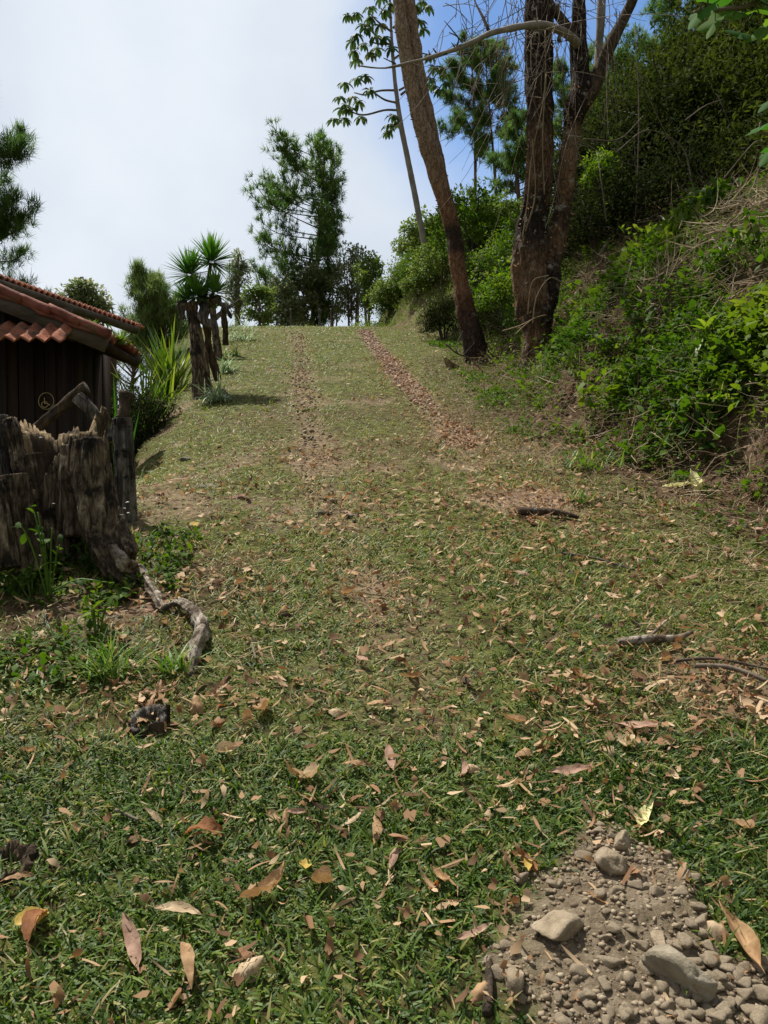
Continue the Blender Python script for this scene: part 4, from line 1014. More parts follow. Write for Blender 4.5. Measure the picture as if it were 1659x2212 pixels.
# accessibility pictogram, flat routed outline fixed to the planks
sc_ = 3.95 * .46293 / .34133   # zoom picture units per D unit
sc_ = 5.357
def SP(u, v, y=FY - .034):       # from the enlarged crop back to the picture
    return P(u / 5.357, (v + 800 * 3.95) / 5.357, y)
sg0 = SP(535, 1490)
sg = thing('accessibility_sign', sg0, 'small tan wheelchair symbol in an oval outline on the dark hut wall', 'sign')
def sl_(pts, r, name, n=None):
    V, F = tube(np.array([SP(*p) for p in pts]) - sg0, r * FY / FPX, 6, n or len(pts) * 5); V[:, 1] = np.clip(V[:, 1], -.012, .012)
    return V, F
oval = [(535 + 88 * math.cos(t), 1485 + (100 if math.sin(t) < 0 else 92) * math.sin(t)) for t in np.linspace(0, 2 * math.pi, 28)]
Buf().add(*sl_(oval, .75, 'o')).obj('outline', M['sign'], sg)
B = Buf(); B.add(*sl_([(515, 1462), (517, 1490), (521, 1512)], 1.1, 'b')); B.add(*sl_([(519, 1490), (545, 1492)], .8, 'b', 4)); B.add(*sl_([(521, 1510), (552, 1508), (565, 1528), (582, 1522)], 1.0, 'b'))
B.add(*sl_([(505, 1490), (486, 1505), (482, 1530), (500, 1550), (528, 1552), (548, 1538), (552, 1525)], .9, 'b'))
V, F = rock_shape(3, 2, 1, 20, 0); V = V * np.array([1, .5, 1]) * (12 / 5.357 * FY / FPX) + SP(514, 1450) - sg0; B.add(V, [F])
B.obj('symbol', M['sign'], sg)

# second roof behind
u0 = P(-60, 575, 9.6); u1 = P(312, 706, 11.4); l0 = P(-60, 640, 9.0)
hut2 = thing('roofed_hut', (u0[0], u0[1] + 1, 1.0), 'second hut behind, only its red corrugated roof showing above the front roof', 'hut')
b2 = np.array([u0[0], u0[1] + 1, 1.0])
dn = np.array([.12, -.75, -.14])
tiled(u0, u1 - u0, dn, 34, 4, .022, 'roof', 'tile', hut2, b2, .02, step=.02)
B = Buf(); an = u1 - u0
V, F = tube(np.array([u0 + dn * .98 - [0, 0, .06], u1 + dn * .98 - [0, 0, .06]]) - b2, .055, 6, 3); B.add(V, F)
B.obj('eave_beam', M['fascia'], hut2)
B = Buf(); c = (u0 + u1) / 2 + dn * .4; 
B.add(*box(np.array([c[0] - .3, c[1] + .3, (c[2] - .5 + .2) / 2]) - b2, (2.0, .04, c[2] - .9), math.atan2(an[1], an[0])))
B.obj('wall', M['plank'], hut2)
# small plants rooted on the roof
for px_, py_, L in ((190, 672, .16), (212, 676, .15), (245, 683, .16), (262, 690, .13), (30, 618, .12)):
    c = P(px_, py_, 7.35)
    c[2] = rz_(c[0]) + .07
    tuft(0, 0, 26, L * 1.2, .02, 'little pale strap leaved plant sprouting from the tiled roof of the front hut', 'agave', 'roof_plant', .02, (20, 85), (.4, 1.6), 'plant', pos=c).__setitem__('group', 'plants sprouting on the roof')

# ------------------------------------------------------------------ foliage makers
def foliage(centres, radii, n_per, L, W, flat=.8, droop=(.1, .9), K=2, prof=(.25, 1.), shell=.5, upb=.25, var=.5):
    c = np.repeat(np.asarray(centres, float), n_per, 0); r = np.repeat(np.asarray(radii, float), n_per)
    n = len(c); d = nrm(rng.normal(size=(n, 3))); rad = r * (shell + (1 - shell) * rng.random(n) ** .5)
    p = c + d * rad[:, None] * np.array([1, 1, flat])
    D = nrm(d * .6 + rng.normal(0, .6, (n, 3)) + [0, 0, upb]); 
    cr_ = np.repeat(rng.random(len(centres)), n_per)
    rn = np.clip(cr_ * var + rng.random(n) * (1 - var), 0, 1)
    return strips(p, D, np.tile([0, 0, -1.], (n, 1)) + rng.normal(0, .35, (n, 3)), L * rng.uniform(.6, 1.3, n), W * rng.uniform(.7, 1.3, n), rng.uniform(*droop, n), list(prof), K, rnd=rn)
def shrub_src(rx, rz, ncl, n_per, L, W, m, seed, stems=6, clr=.32, sm='twig_dark', name='shrub', **k):
    r = np.random.default_rng(seed)
    d = nrm(r.normal(size=(ncl, 3))); d[:, 2] = np.abs(d[:, 2]) * 1.1 - .15
    rad = .45 + .5 * r.random(ncl) ** .6
    lump = 1 + .28 * fbm(d * 1.8 + seed, seed, 3)
    c = d * rad[:, None] * lump[:, None] * np.array([rx, rx, rz]) + [0, 0, rz * .35]
    rr = clr * rx * r.uniform(.55, 1.15, ncl)
    t = thing(name, (0, 0, 0), 'x', 'shrub')
    V, F, a = foliage(c, rr, n_per, L, W, **k)
    # loose sprays poking out of the outline
    m2 = ncl; dd = nrm(r.normal(size=(m2, 3)) + [0, 0, .5]); pc = dd * np.array([rx, rx, rz]) * 1.02 * r.uniform(.85, 1.22, (m2, 1)) + [0, 0, rz * .35]
    V2, F2, a2 = foliage(pc, np.full(m2, clr * rx * .4), max(6, n_per // 6), L, W, **k)
    Buf().add(V, F, a).add(V2, F2, a2).obj('foliage', M[m], t)
    B = Buf()
    for i in range(stems):
        e = c[r.integers(0, ncl)]; B.add(*tube([[e[0] * .1, e[1] * .1, -.3 * rz], [e[0] * .4, e[1] * .4, e[2] * .4], e], [.03 * rx, .022 * rx, .008 * rx], 6, 8))
    for i in range(stems * 2):
        e = c[r.integers(0, ncl)]; f_ = e * 1.25 + r.normal(0, .15 * rx, 3); B.add(*tube([e * .5, e, f_], [.012 * rx, .008 * rx, .003 * rx], 4, 6))
    B.obj('stems', M[sm], t, True)
    return t
def place(src, q, rz, sc, label, cat, group=None, first=[]):
    if id(src) in [i for i, _ in first]:
        o = dup(src, tuple(q), rz, sc)
    else:
        first.append((id(src), src)); o = src; o.location = tuple(q); o.rotation_euler = (0, 0, rz); o.scale = (sc,) * 3 if np.ndim(sc) == 0 else sc
    return tag(o, label, cat, group)

# shrubs of the green hill beyond the trees ------------------------------------
HS = [shrub_src(1.0, .75, 46, 70, .085, .05, 'leaf_hill', 21), shrub_src(1.1, .7, 46, 70, .10, .075, 'leaf_hill', 22), shrub_src(.9, .9, 40, 75, .075, .042, 'leaf', 23)]
hill = [(800, 632), (850, 618), (905, 608), (955, 612), (1050, 615), (1105, 600), (850, 575), (905, 565), (960, 560), (1010, 560), (1060, 560), (1110, 550), (880, 530), (935, 522), (990, 515), (1050, 510), (1100, 500), (1190, 500),
        (960, 480), (1010, 470), (1060, 462), (1110, 455), (1190, 450), (1050, 435), (1110, 425), (812, 655), (838, 640), (862, 630), (882, 622), (795, 645), (845, 665), (905, 640)]
for i, (a, b) in enumerate(hill):
    q = hit(a, b, 13, 30)
    if q[1] > 26: yy = 22 - (a - 800) * .010; q = P(a, b, yy); q[2] = h1(q[0], q[1])
    q[2] += .05
    place(HS[i % 3], q, rng.uniform(0, 6.28), rng.uniform(.55, .8) * (.6 if i >= 25 else 1), 'leafy green shrub among the mass covering the hill beyond the leaning tree', 'shrub', 'shrubs on the green hill')
o = shrub_src(.9, 1.25, 44, 80, .11, .05, 'leaf', 29, upb=.6); q = on(1015, 440, 17.5); q[2] = P(1015, 425, 17.5)[2]-.2; q[2] = min(q[2], h1(q[0], q[1]) + .6)
place(o, q, 0, .9, 'taller fresh green bush rising above the hill between the leaning tree and the twin trunks', 'shrub')
o = shrub_src(.55, .6, 30, 70, .07, .035, 'leaf_bright', 31, upb=.5); q = on(1090, 640, 12.6, .15)
place(o, q, 0, 1., 'bright green feathery bush in the hollow between the leaning tree and the twin trunks', 'shrub')
DK = [shrub_src(1.2, 1.1, 60, 110, .075, .035, 'leaf_dark_shaded', 41, 10, .34), shrub_src(1.25, 1.2, 60, 110, .065, .03, 'leaf_dark_shaded', 42, 12, .36), shrub_src(1.1, 1.3, 60, 100, .09, .04, 'leaf_dark_shaded', 43, 10, .34)]
DT = [shrub_src(1.2, 1.1, 60, 110, .075, .035, 'leaf_thicket_lit', 44, 10, .34), shrub_src(1.15, 1.25, 60, 100, .085, .04, 'leaf_thicket_lit', 45, 10, .34)]
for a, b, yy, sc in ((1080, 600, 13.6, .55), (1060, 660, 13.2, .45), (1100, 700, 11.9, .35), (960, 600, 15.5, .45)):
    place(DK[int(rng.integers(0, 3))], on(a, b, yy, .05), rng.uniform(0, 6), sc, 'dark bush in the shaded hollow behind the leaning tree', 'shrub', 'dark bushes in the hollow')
# thicket above the right bank: shade-darkened leaves in front, lit colour on top
th_ = []
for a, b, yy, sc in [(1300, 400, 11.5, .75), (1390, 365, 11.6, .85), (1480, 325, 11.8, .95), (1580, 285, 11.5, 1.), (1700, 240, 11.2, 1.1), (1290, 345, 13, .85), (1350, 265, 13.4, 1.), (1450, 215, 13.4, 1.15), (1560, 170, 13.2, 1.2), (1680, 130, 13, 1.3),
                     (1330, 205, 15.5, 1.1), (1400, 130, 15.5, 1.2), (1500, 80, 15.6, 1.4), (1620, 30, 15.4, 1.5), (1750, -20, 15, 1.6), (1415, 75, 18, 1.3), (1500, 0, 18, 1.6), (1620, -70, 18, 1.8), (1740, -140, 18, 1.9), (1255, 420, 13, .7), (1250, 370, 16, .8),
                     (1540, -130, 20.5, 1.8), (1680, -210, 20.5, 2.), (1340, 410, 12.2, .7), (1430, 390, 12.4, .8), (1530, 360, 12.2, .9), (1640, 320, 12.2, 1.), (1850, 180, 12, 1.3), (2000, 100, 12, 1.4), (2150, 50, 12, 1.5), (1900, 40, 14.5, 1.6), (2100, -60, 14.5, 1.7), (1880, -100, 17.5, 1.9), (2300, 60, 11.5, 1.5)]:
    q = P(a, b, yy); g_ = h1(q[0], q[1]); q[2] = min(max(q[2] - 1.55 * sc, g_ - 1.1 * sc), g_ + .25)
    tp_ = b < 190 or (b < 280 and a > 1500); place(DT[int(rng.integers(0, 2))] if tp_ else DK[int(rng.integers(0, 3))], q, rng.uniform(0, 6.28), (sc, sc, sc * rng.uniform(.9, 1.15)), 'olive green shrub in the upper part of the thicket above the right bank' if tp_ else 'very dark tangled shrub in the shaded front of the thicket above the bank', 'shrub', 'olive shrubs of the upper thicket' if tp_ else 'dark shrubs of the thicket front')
# yellowish leafed bush at the thicket edge by the twin trunks
o = shrub_src(.45, .75, 20, 40, .12, .03, 'leaf_bright', 47, upb=.2); q = P(1300, 350, 11.3); place(o, q - [0, 0, .4], 0, .6, 'yellow green bush beside the right hand trunk', 'shrub')

# ------------------------------------------------------------------ conifers
def pine(name, pos, height, spread, n_br, label, cat='tree', asym=(0, 0), c0=.3, m='pine', tr=.16, nl=.16, nw=.012, tufts=7, needles=22, up=.35, seed=1, lean=(0, 0), shape=1.0, group=None, br_r=.03, bare_trunk=True, tuftr=.22):
    r = np.random.default_rng(seed); t = thing(name, pos, label, cat, group)
    def tp(f): return np.array([lean[0] * f * f + .12 * math.sin(f * 5 + seed), lean[1] * f, height * f])
    fs = np.linspace(0, 1, 9); V, F = tube([tp(f) for f in fs], [tr * (1 - .85 * f) for f in fs], 12, 40, .012, 5, seed)
    Buf().add(V, F).obj('trunk', M['bark_pine'], t, True)
    B = Buf(); TP, TD = [], []
    for i in range(n_br):
        f = c0 + (1 - c0) * (i + r.random()) / n_br; az = r.uniform(0, 6.28)
        prof = (math.sin(math.pi * min(1, ((f - c0) / (1 - c0)) * .80 + .16)) ** .8) if shape > 0 else (1 - (f - c0) / (1 - c0)) * .95 + .08
        if shape == 2: prof = math.sqrt(max(.05, 1 - (((f - c0) / (1 - c0) - .50) / .58) ** 2))
        ln = spread * prof * r.uniform(.6, 1.1) * max(.12, 1 + asym[0] * math.cos(az) + asym[1] * math.sin(az))
        d = np.array([math.cos(az), math.sin(az), up * r.uniform(.2, 1.5)]); p0 = tp(f)
        pts = [p0, p0 + d * ln * .4, p0 + d * ln * .75 + [0, 0, .04 * ln], p0 + d * ln + [0, 0, .22 * ln]]
        B.add(*tube(pts, [br_r * (1 - .6 * f), br_r * .6 * (1 - .6 * f), br_r * .35, .006], 5, 8))
        c = crm(pts, 30); k = max(3, int(tufts * (.4 + ln / spread)))
        for j in range(k):
            u_ = r.uniform(.35, 1) if j else 1; q = c[min(29, int(u_ * 29))]
            off = nrm(r.normal(size=3) + [0, 0, .3]) * r.random() ** .6 * tuftr * spread * (1.15 - u_ * .5)
            if np.linalg.norm(off) > .25: B.add(*tube([q, q + off], [.010, .005], 3, 2, cap=False))
            TP.append(q + off); TD.append(nrm(d * .5 + nrm(off + 1e-6) * .6 + [0, 0, .75]))
    TP, TD = np.array(TP), np.array(TD); N = len(TP)
    p = np.repeat(TP, needles, 0) + rng.normal(0, .03, (N * needles, 3)); D = nrm(np.repeat(TD, needles, 0) * .75 + rng.normal(0, .62, (N * needles, 3)))
    rn = np.clip(np.repeat(rng.random(N), needles) * .6 + rng.random(N * needles) * .4, 0, 1)
    V, F, a = strips(p, D, np.tile([0, 0, -1.], (len(p), 1)), nl * rng.uniform(.7, 1.2, len(p)), nw, rng.uniform(0, .5, len(p)), [1.], 1, rnd=rn)
    B.obj('branches', M['bark_pine'], t, True)
    Buf().add(V, F, a).obj('crown', M[m], t)
    return t
q = on(680, 700, 28); tz = P(690, 335, 28)[2]
pine('pine_tree', q, tz - q[2], 1.8, 100, 'big pine with a one sided crown leaning out to the left beyond the crest', asym=(-.62, 0), c0=.36, tr=.14, shape=2, nl=.24, nw=.03, tufts=19, needles=17, seed=3, up=.25, lean=(.25, 0), tuftr=.27, br_r=.05)
q = on(1020, 350, 30); q[2] = P(1020, 352, 30)[2] - 1.5; tz = P(1018, 95, 30)[2]
q[2] = h1(q[0], 30); 
pine('pine_tree', q, tz - q[2], 1.25, 34, 'left one of two slim pines seen between the leaning tree and twin trunks', c0=.60, tr=.11, nl=.24, nw=.028, tufts=22, needles=20, seed=5, asym=(-.3, 0), m='pine', group='slim pines on the hill')
q = on(1070, 350, 30); tz = P(1050, 95, 30)[2]
pine('pine_tree', q, tz - q[2], 1.15, 34, 'right one of two slim pines seen between the leaning tree and twin trunks', c0=.66, tr=.10, nl=.24, nw=.028, tufts=22, needles=20, seed=6, lean=(-.3, 0), m='pine', group='slim pines on the hill')
q = on(1125, 380, 24); tz = P(1125, 270, 24)[2]
pine('pine_tree', q, max(2.5, tz - q[2]), 1.2, 26, 'dark pine crown showing just left of the twin trunks', c0=.35, tr=.1, nl=.24, nw=.028, tufts=24, needles=20, seed=8)
for a, b, yy, sd in ((1215, 150, 27, 11), (1290, 110, 26, 12), (1345, 130, 24, 14)):
    q = on(a, 380, yy); tz = P(a, b, yy)[2]
    pine('pine_tree', q, max(3, tz - q[2]), 1.2, 34, 'hazy dark conifer behind the forked trunk against the blue sky', c0=.45, tr=.10, nl=.22, nw=.024, tufts=18, needles=18, seed=sd, group='conifers behind the forked trunk')
q = on(1500, 300, 22); tz = P(1470, -90, 22)[2]
pine('pine_tree', q, tz - q[2], 1.9, 50, 'tall dark pine at the top of the thicket on the right', c0=.35, tr=.16, nl=.22, nw=.024, tufts=24, needles=20, seed=17)
q = on(-45, 600, 15); tz = P(-20, 110, 15)[2]
pine('pine_tree', q, tz - q[2], 1.15, 60, 'tall pine cut off by the left edge above the hut roof', c0=.35, tr=.14, nl=.2, nw=.016, tufts=30, needles=24, seed=19, asym=(.1, 0), m='pine')
for a, b, s_, sd, ww in ((292, 578, .9, 23, 'left'), (342, 605, .8, 24, 'right')):
    q = on(a, 700, 15.5); tz = P(a, b, 15.5)[2]
    pine('pine_tree', q, tz - q[2], s_ * .72, 60, 'young pale green pine behind the hut roof, %s of the two' % ww, c0=.25, tr=.05, nl=.17, nw=.014, tufts=14, needles=20, seed=sd, m='pine_pale', shape=0, up=1.3, group='young pines behind the hut')
# broadleaf and scrub beyond the crest
def tree_small(name, pos, h, r_, label, m, seed, n_cl=40, n_per=40, L=.09, W=.05, trunk=.05, tm='twig', flat=1., cat='tree', clr=.16, trunks=1, zc=.62, group=None, ch=None):
    r = np.random.default_rng(seed); t = thing(name, pos, label, cat, group); B = Buf(); C_ = []
    for k in range(trunks):
        ox = r.normal(0, .1 * r_) if trunks > 1 else 0
        B.add(*tube([[ox, 0, -.1], [ox * 2 + r.normal(0, .05), r.normal(0, .05), h * .5], [ox * 3, 0, h * .9]], [trunk, trunk * .7, trunk * .2], 8, 16, .004, 8, seed))
    for i in range(n_cl):
        d = nrm(r.normal(size=3)); c = np.array([0, 0, h - ch]) + d * np.array([r_, r_, ch]) * r.uniform(.3, 1.0) ** .6
        s0 = np.array([0, 0, max(.1 * h, min(h * .9, c[2] - .3 * ch))]); B.add(*tube([s0, (s0 + c) / 2 + [0, 0, .03 * h], c], [trunk * .35, trunk * .22, .004], 4, 6, cap=False)); C_.append(c)
    B.obj('trunk', M[tm], t, True)
    V, F, a = foliage(C_, np.full(len(C_), .30 * min(r_, ch) + .06), int(n_per * 2.2), L * 1.1, W * 1.15, shell=.1)
    Buf().add(V, F, a).obj('crown', M[m], t); return t
def tsm(px_, ptop, pbase, yy, rp, *a, **k):
    q = on(px_, pbase, yy); tz = P(px_, ptop, yy)[2]
    k['ch'] = (pbase - ptop) / FPX * yy * .5; return tree_small('tree', q, tz - q[2], rp / FPX * yy, *a, **k)
tsm(190, 600, 700, 17, 55, 'thin leaved broadleaf tree showing above the red roof', 'leaf_olive', 51, 44, 26, .10, .05)
tsm(515, 535, 700, 26, 26, 'slender brownish half bare tree right of the yucca', 'leaf_olive', 52, 46, 30, .10, .03, trunk=.09, trunks=2, zc=.5)
tsm(560, 610, 705, 24, 32, 'small grey green tree on the crest left of the big pine', 'leaf_hill', 53, 30, 36)
tsm(610, 600, 708, 26, 40, 'loose pale green tree in front of the big pine foot', 'leaf_olive', 54, 40, 36, .10, .05)
tsm(655, 560, 700, 27, 45, 'feathery yellow green tree growing against the big pine trunk', 'leaf_olive', 55, 46, 40, .11, .045, clr=.14)
tsm(760, 520, 690, 27, 48, 'thin grey green tree between the big pine and the hill', 'leaf_olive', 56, 46, 34, .12, .05, trunks=3)
tsm(715, 575, 690, 28, 36, 'low grey green tree right of the big pine', 'leaf_olive', 57, 36, 34, .11, .05, trunks=2)
tsm(800, 550, 670, 25, 36, 'grey green sapling at the lower end of the hill', 'leaf_hill', 58, 36, 34, .11, .05, trunks=2)
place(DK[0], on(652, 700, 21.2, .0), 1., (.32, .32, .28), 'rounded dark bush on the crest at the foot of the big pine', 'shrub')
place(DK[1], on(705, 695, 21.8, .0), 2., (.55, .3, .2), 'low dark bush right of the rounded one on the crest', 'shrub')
place(DK[2], on(300, 860, 9.0, -.1), 1., (.34, .45, .42), 'added dark bush standing in for shade between the hut wall and the grass bank', 'shrub')  # bush added as dark fill for the shade under the eave
place(DK[0], on(262, 880, 8.7, -.1), 2., (.35, .4, .75), 'added dark low bush standing in for shade right behind the hut corner', 'shrub')  # second dark bush added for the same shade
for i, (a, b) in enumerate(((628, 702), (690, 702), (715, 700))):
    q = on(a, b, 20.6, -.05)
    V, F = tube([[0, 0, 0], [.01, 0, .35], [0, 0, .62]], [.03, .028, .02], 8, 10, .006, 20, i); o = Buf().add(V, F).obj('fence_post', M['grey_wood'], None, True); o.location = q
    tag(o, ['weathered short post left of the dark bush on the crest', 'short post between the two dark bushes on the crest', 'short post at the right end of the dark bushes on the crest'][i], 'post', 'short posts on the crest')

# ------------------------------------------------------------------ the big trees
def trunk_tree(name, base_px, label, cat='tree'):
    q = np.array(base_px); return thing(name, q, label, cat), q
TY = 12.0
b0 = hit(1035, 785); TY = min(float(b0[1]), 12.5)
b0 = on(1035, 785, TY, -.15)
LT, b0 = trunk_tree('leaning_tree', b0, 'stout reddish barked tree leaning left over the verge right of the track')
def W2(px_, w_, yy): return w_ / FPX * yy * .5
def tk(lst, base, yy, dy=0.):
    pts = np.array([P(a, b, yy + dy * i / len(lst)) for i, (a, b, w_) in enumerate(lst)]) - base; rad = [W2(a, w_, yy) for a, b, w_ in lst]; return pts, rad
main = [(1044, 815, 84), (1032, 775, 58), (1015, 705, 46), (996, 613, 37), (979, 502, 35), (958, 420, 38), (934, 335, 41), (912, 270, 36), (896, 210, 32), (879, 120, 30), (866, 40, 29), (860, -20, 28), (850, -160, 28), (825, -320, 24)]
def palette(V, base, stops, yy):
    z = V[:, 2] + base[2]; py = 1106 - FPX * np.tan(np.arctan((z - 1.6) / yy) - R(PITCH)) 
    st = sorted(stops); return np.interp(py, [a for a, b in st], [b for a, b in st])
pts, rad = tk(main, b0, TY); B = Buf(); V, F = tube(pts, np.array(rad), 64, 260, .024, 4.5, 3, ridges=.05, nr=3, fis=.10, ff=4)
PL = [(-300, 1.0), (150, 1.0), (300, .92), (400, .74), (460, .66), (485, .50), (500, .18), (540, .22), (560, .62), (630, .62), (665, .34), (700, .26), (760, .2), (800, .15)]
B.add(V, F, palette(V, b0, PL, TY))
sec = [(955, 420, 20), (946, 350, 28), (930, 280, 30), (914, 210, 29), (898, 120, 28), (888, 40, 27), (884, -20, 26), (890, -170, 24), (905, -320, 18)]
pts, rad = tk(sec, b0, TY + .06); V, F = tube(pts, np.array(rad), 50, 150, .020, 4.5, 5, ridges=.04, nr=3, fis=.08, ff=4); B.add(V, F, palette(V, b0, PL, TY) - .06)
B.obj('trunk', M['bark_lean'], LT, True)
B = Buf()       # loose bark flakes and small ferns on the left side
c = crm(np.column_stack(tk(main, b0, TY)), 300)
n = 420; k = rng.integers(40, 230, n); az = rng.uniform(0, 6.28, n); d = np.stack([np.cos(az), -np.abs(np.sin(az)) * .7, np.zeros(n)], -1)
p = c[k, :3] + d * c[k, 3:4]
V, F, a = strips(p, nrm(d * .5 + [-.1, 0, .6] + rng.normal(0, .4, (n, 3))), d, rng.uniform(.02, .06, n), .016, .6, [.7, 1], 2); B.add(V, F, a)
tag(B.obj('bark_flakes', M['bark_dark'], LT), kind='stuff')
# upper limbs carried above the frame, bare
def limbs(parent, base, starts, m, name='limb', seed=0):
    for i, (pp, rr) in enumerate(starts):
        V, F = tube(np.array(pp) - base, rr, 12, 40, .010, 5, seed + i); Buf().add(V, F).obj(name, M[m], parent, True)
limbs(LT, b0, [([P(850, -160, TY), P(800, -330, TY), P(700, -520, TY - .5)], [.16, .12, .05]), ([P(895, -170, TY), P(930, -380, TY + .5), P(1010, -560, TY + 1)], [.12, .10, .04])], 'bark')
B = Buf(); B.add(*tube(np.array([P(1000, 800, TY - .3), P(975, 790, TY - .5), P(960, 772, TY - .6)]) - b0, [.05, .06, .02], 14, 20, .02, 9)); B.obj('broken_root', M['old_wood_top'], LT, True)
# dead twigs at the tree's foot
q = on(960, 745, TY - .8, .05)
stick([P(962, 742, TY - .8), P(985, 762, TY - .8), P(1015, 775, TY - .7), P(1040, 800, TY - .7)], [.012, .012, .010, .006], 'dead forked twig lying at the foot of the leaning tree', 'twig_dark', branch=[([P(985, 762, TY - .8), P(990, 735, TY - .7), P(1000, 715, TY - .6)], [.008, .006, .003]), ([P(1000, 768, TY - .75), P(1025, 740, TY - .7)], [.006, .003])])

SY = 10.2
c0 = on(1160, 770, SY, -.1)
TT, c0 = trunk_tree('twin_trunk_tree', c0, 'tall dark and rust coloured tree splitting into two trunks beside the bank')
A_ = [(1150, 800, 62), (1152, 762, 56), (1158, 720, 66), (1155, 670, 88), (1150, 610, 96), (1148, 550, 90), (1146, 500, 74), (1156, 450, 64), (1165, 390, 62), (1168, 300, 60), (1165, 200, 60), (1163, 100, 62), (1162, 20, 62), (1158, -80, 58), (1165, -250, 50), (1175, -420, 40)]
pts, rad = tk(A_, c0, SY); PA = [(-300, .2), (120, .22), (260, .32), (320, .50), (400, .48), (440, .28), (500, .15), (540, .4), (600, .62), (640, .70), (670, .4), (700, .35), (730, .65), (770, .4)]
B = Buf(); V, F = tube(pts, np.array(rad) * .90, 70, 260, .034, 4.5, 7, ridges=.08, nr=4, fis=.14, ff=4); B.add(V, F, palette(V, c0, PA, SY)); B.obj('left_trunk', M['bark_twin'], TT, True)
B_l = [(1172, 700, 48), (1180, 640, 66), (1188, 590, 64), (1200, 530, 52), (1212, 470, 48), (1222, 400, 46), (1232, 320, 44), (1238, 270, 46), (1244, 235, 60), (1256, 200, 58), (1258, 165, 44), (1254, 110, 38), (1252, 40, 36), (1252, -60, 34), (1258, -200, 28), (1270, -380, 20)]
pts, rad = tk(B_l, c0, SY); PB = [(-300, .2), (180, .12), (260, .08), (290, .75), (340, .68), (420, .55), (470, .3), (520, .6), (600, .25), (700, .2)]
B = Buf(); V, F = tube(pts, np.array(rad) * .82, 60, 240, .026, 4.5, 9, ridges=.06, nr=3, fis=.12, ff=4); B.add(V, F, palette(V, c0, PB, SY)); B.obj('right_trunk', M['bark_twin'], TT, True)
br = [([(1255, 230, SY), (1280, 190, SY), (1300, 140, SY), (1325, 85, SY - .1), (1350, 35, SY - .1), (1372, -15, SY - .2), (1400, -120, SY - .3)], [.10, .105, .085, .075, .065, .055, .035]),
      ([(1262, 100, SY), (1240, 82, SY), (1215, 45, SY), (1190, 10, SY), (1165, -40, SY)], [.06, .075, .06, .05, .03]),
      ([(1247, 215, SY + .1), (1240, 150, SY + .3), (1235, 95, SY + .3)], [.05, .05, .03])]
for pp, rr in br: limbs(TT, c0, [([P(*p) for p in pp], rr)], 'bark_dark', 'branch', 3)
limbs(TT, c0, [([P(1287, 185, SY + .1), P(1293, 110, SY + .2), P(1298, 40, SY + .2), P(1302, -60, SY + .2)], [.03, .05, .055, .05])], 'bark_pale', 'pale_snag', 5)
arch = [(1252, 100, SY), (1225, 74, SY - .3), (1185, 56, SY - .6), (1150, 54, SY - .9), (1110, 60, SY - 1.2), (1060, 72, SY - 1.5), (1010, 96, SY - 1.8), (950, 118, SY - 2.), (890, 134, SY - 2.2), (830, 147, SY - 2.3), (772, 142, SY - 2.4)]
limbs(TT, c0, [([P(*p) for p in arch], [.06, .052, .045, .042, .036, .03, .025, .018, .013, .009, .004])], 'bark_pale', 'arching_branch', 6)
B = Buf()
for tw in [[(1058, 72, 8.7), (1042, 35, 8.8), (1028, 8, 8.9), (1015, -30, 9.)], [(1002, 96, 8.4), (985, 75, 8.4), (960, 45, 8.4)], [(985, 105, 8.3), (975, 92, 8.3)], [(960, 118, 8.2), (975, 108, 8.3), (998, 95, 8.3)], [(945, 118, 8.2), (935, 104, 8.2)], [(928, 118, 8.2), (926, 108, 8.2)], [(855, 138, 7.9), (828, 125, 7.9)], [(985, 105, 8.3), (990, 82, 8.3), (970, 70, 8.3)]]:
    V, F = tube(np.array([P(*p) for p in tw]) - c0, np.linspace(.020 if len(tw) > 3 else .010, .004, len(tw)), 6, 10, .002, 20); B.add(V, F)
B.obj('twigs', M['bark_dark'], TT, True)
B = Buf()   # fine hanging dead twigs
r_ = np.random.default_rng(90)
for i in range(150):
    sx = r_.choice([r_.uniform(950, 1130), r_.uniform(1090, 1240), r_.uniform(1190, 1350)], p=[.4, .35, .25]); sy = r_.uniform(-60, 90) if r_.random() < .7 else r_.uniform(50, 240); yy = SY + r_.uniform(-1.3, .5)
    p = P(sx, sy, yy); ln = r_.uniform(.25, 1.7) * (1.2 if 1060 < sx < 1160 else .7); d = np.array([r_.normal(0, .35), r_.normal(0, .3), -1.]) if r_.random() < .72 else nrm(r_.normal(size=3))
    cu = r_.normal(0, .35, 3); P_ = [p + (d * t + cu * t * t * .8 + np.array([math.sin(t * 6 + i), math.cos(t * 5 + i), 0]) * .03) * ln for t in np.linspace(0, 1, 6)]
    B.add(*tube(np.array(P_) - c0, np.linspace(.0055, .0022, 6), 3, 14, cap=False))
    if r_.random() < .6:
        q_ = P_[r_.integers(1, 4)]; e = q_ + nrm(d + r_.normal(0, .6, 3)) * ln * .4; B.add(*tube(np.array([q_, (q_ + e) / 2 + r_.normal(0, .03, 3), e]) - c0, [.004, .003, .0018], 3, 7, cap=False))
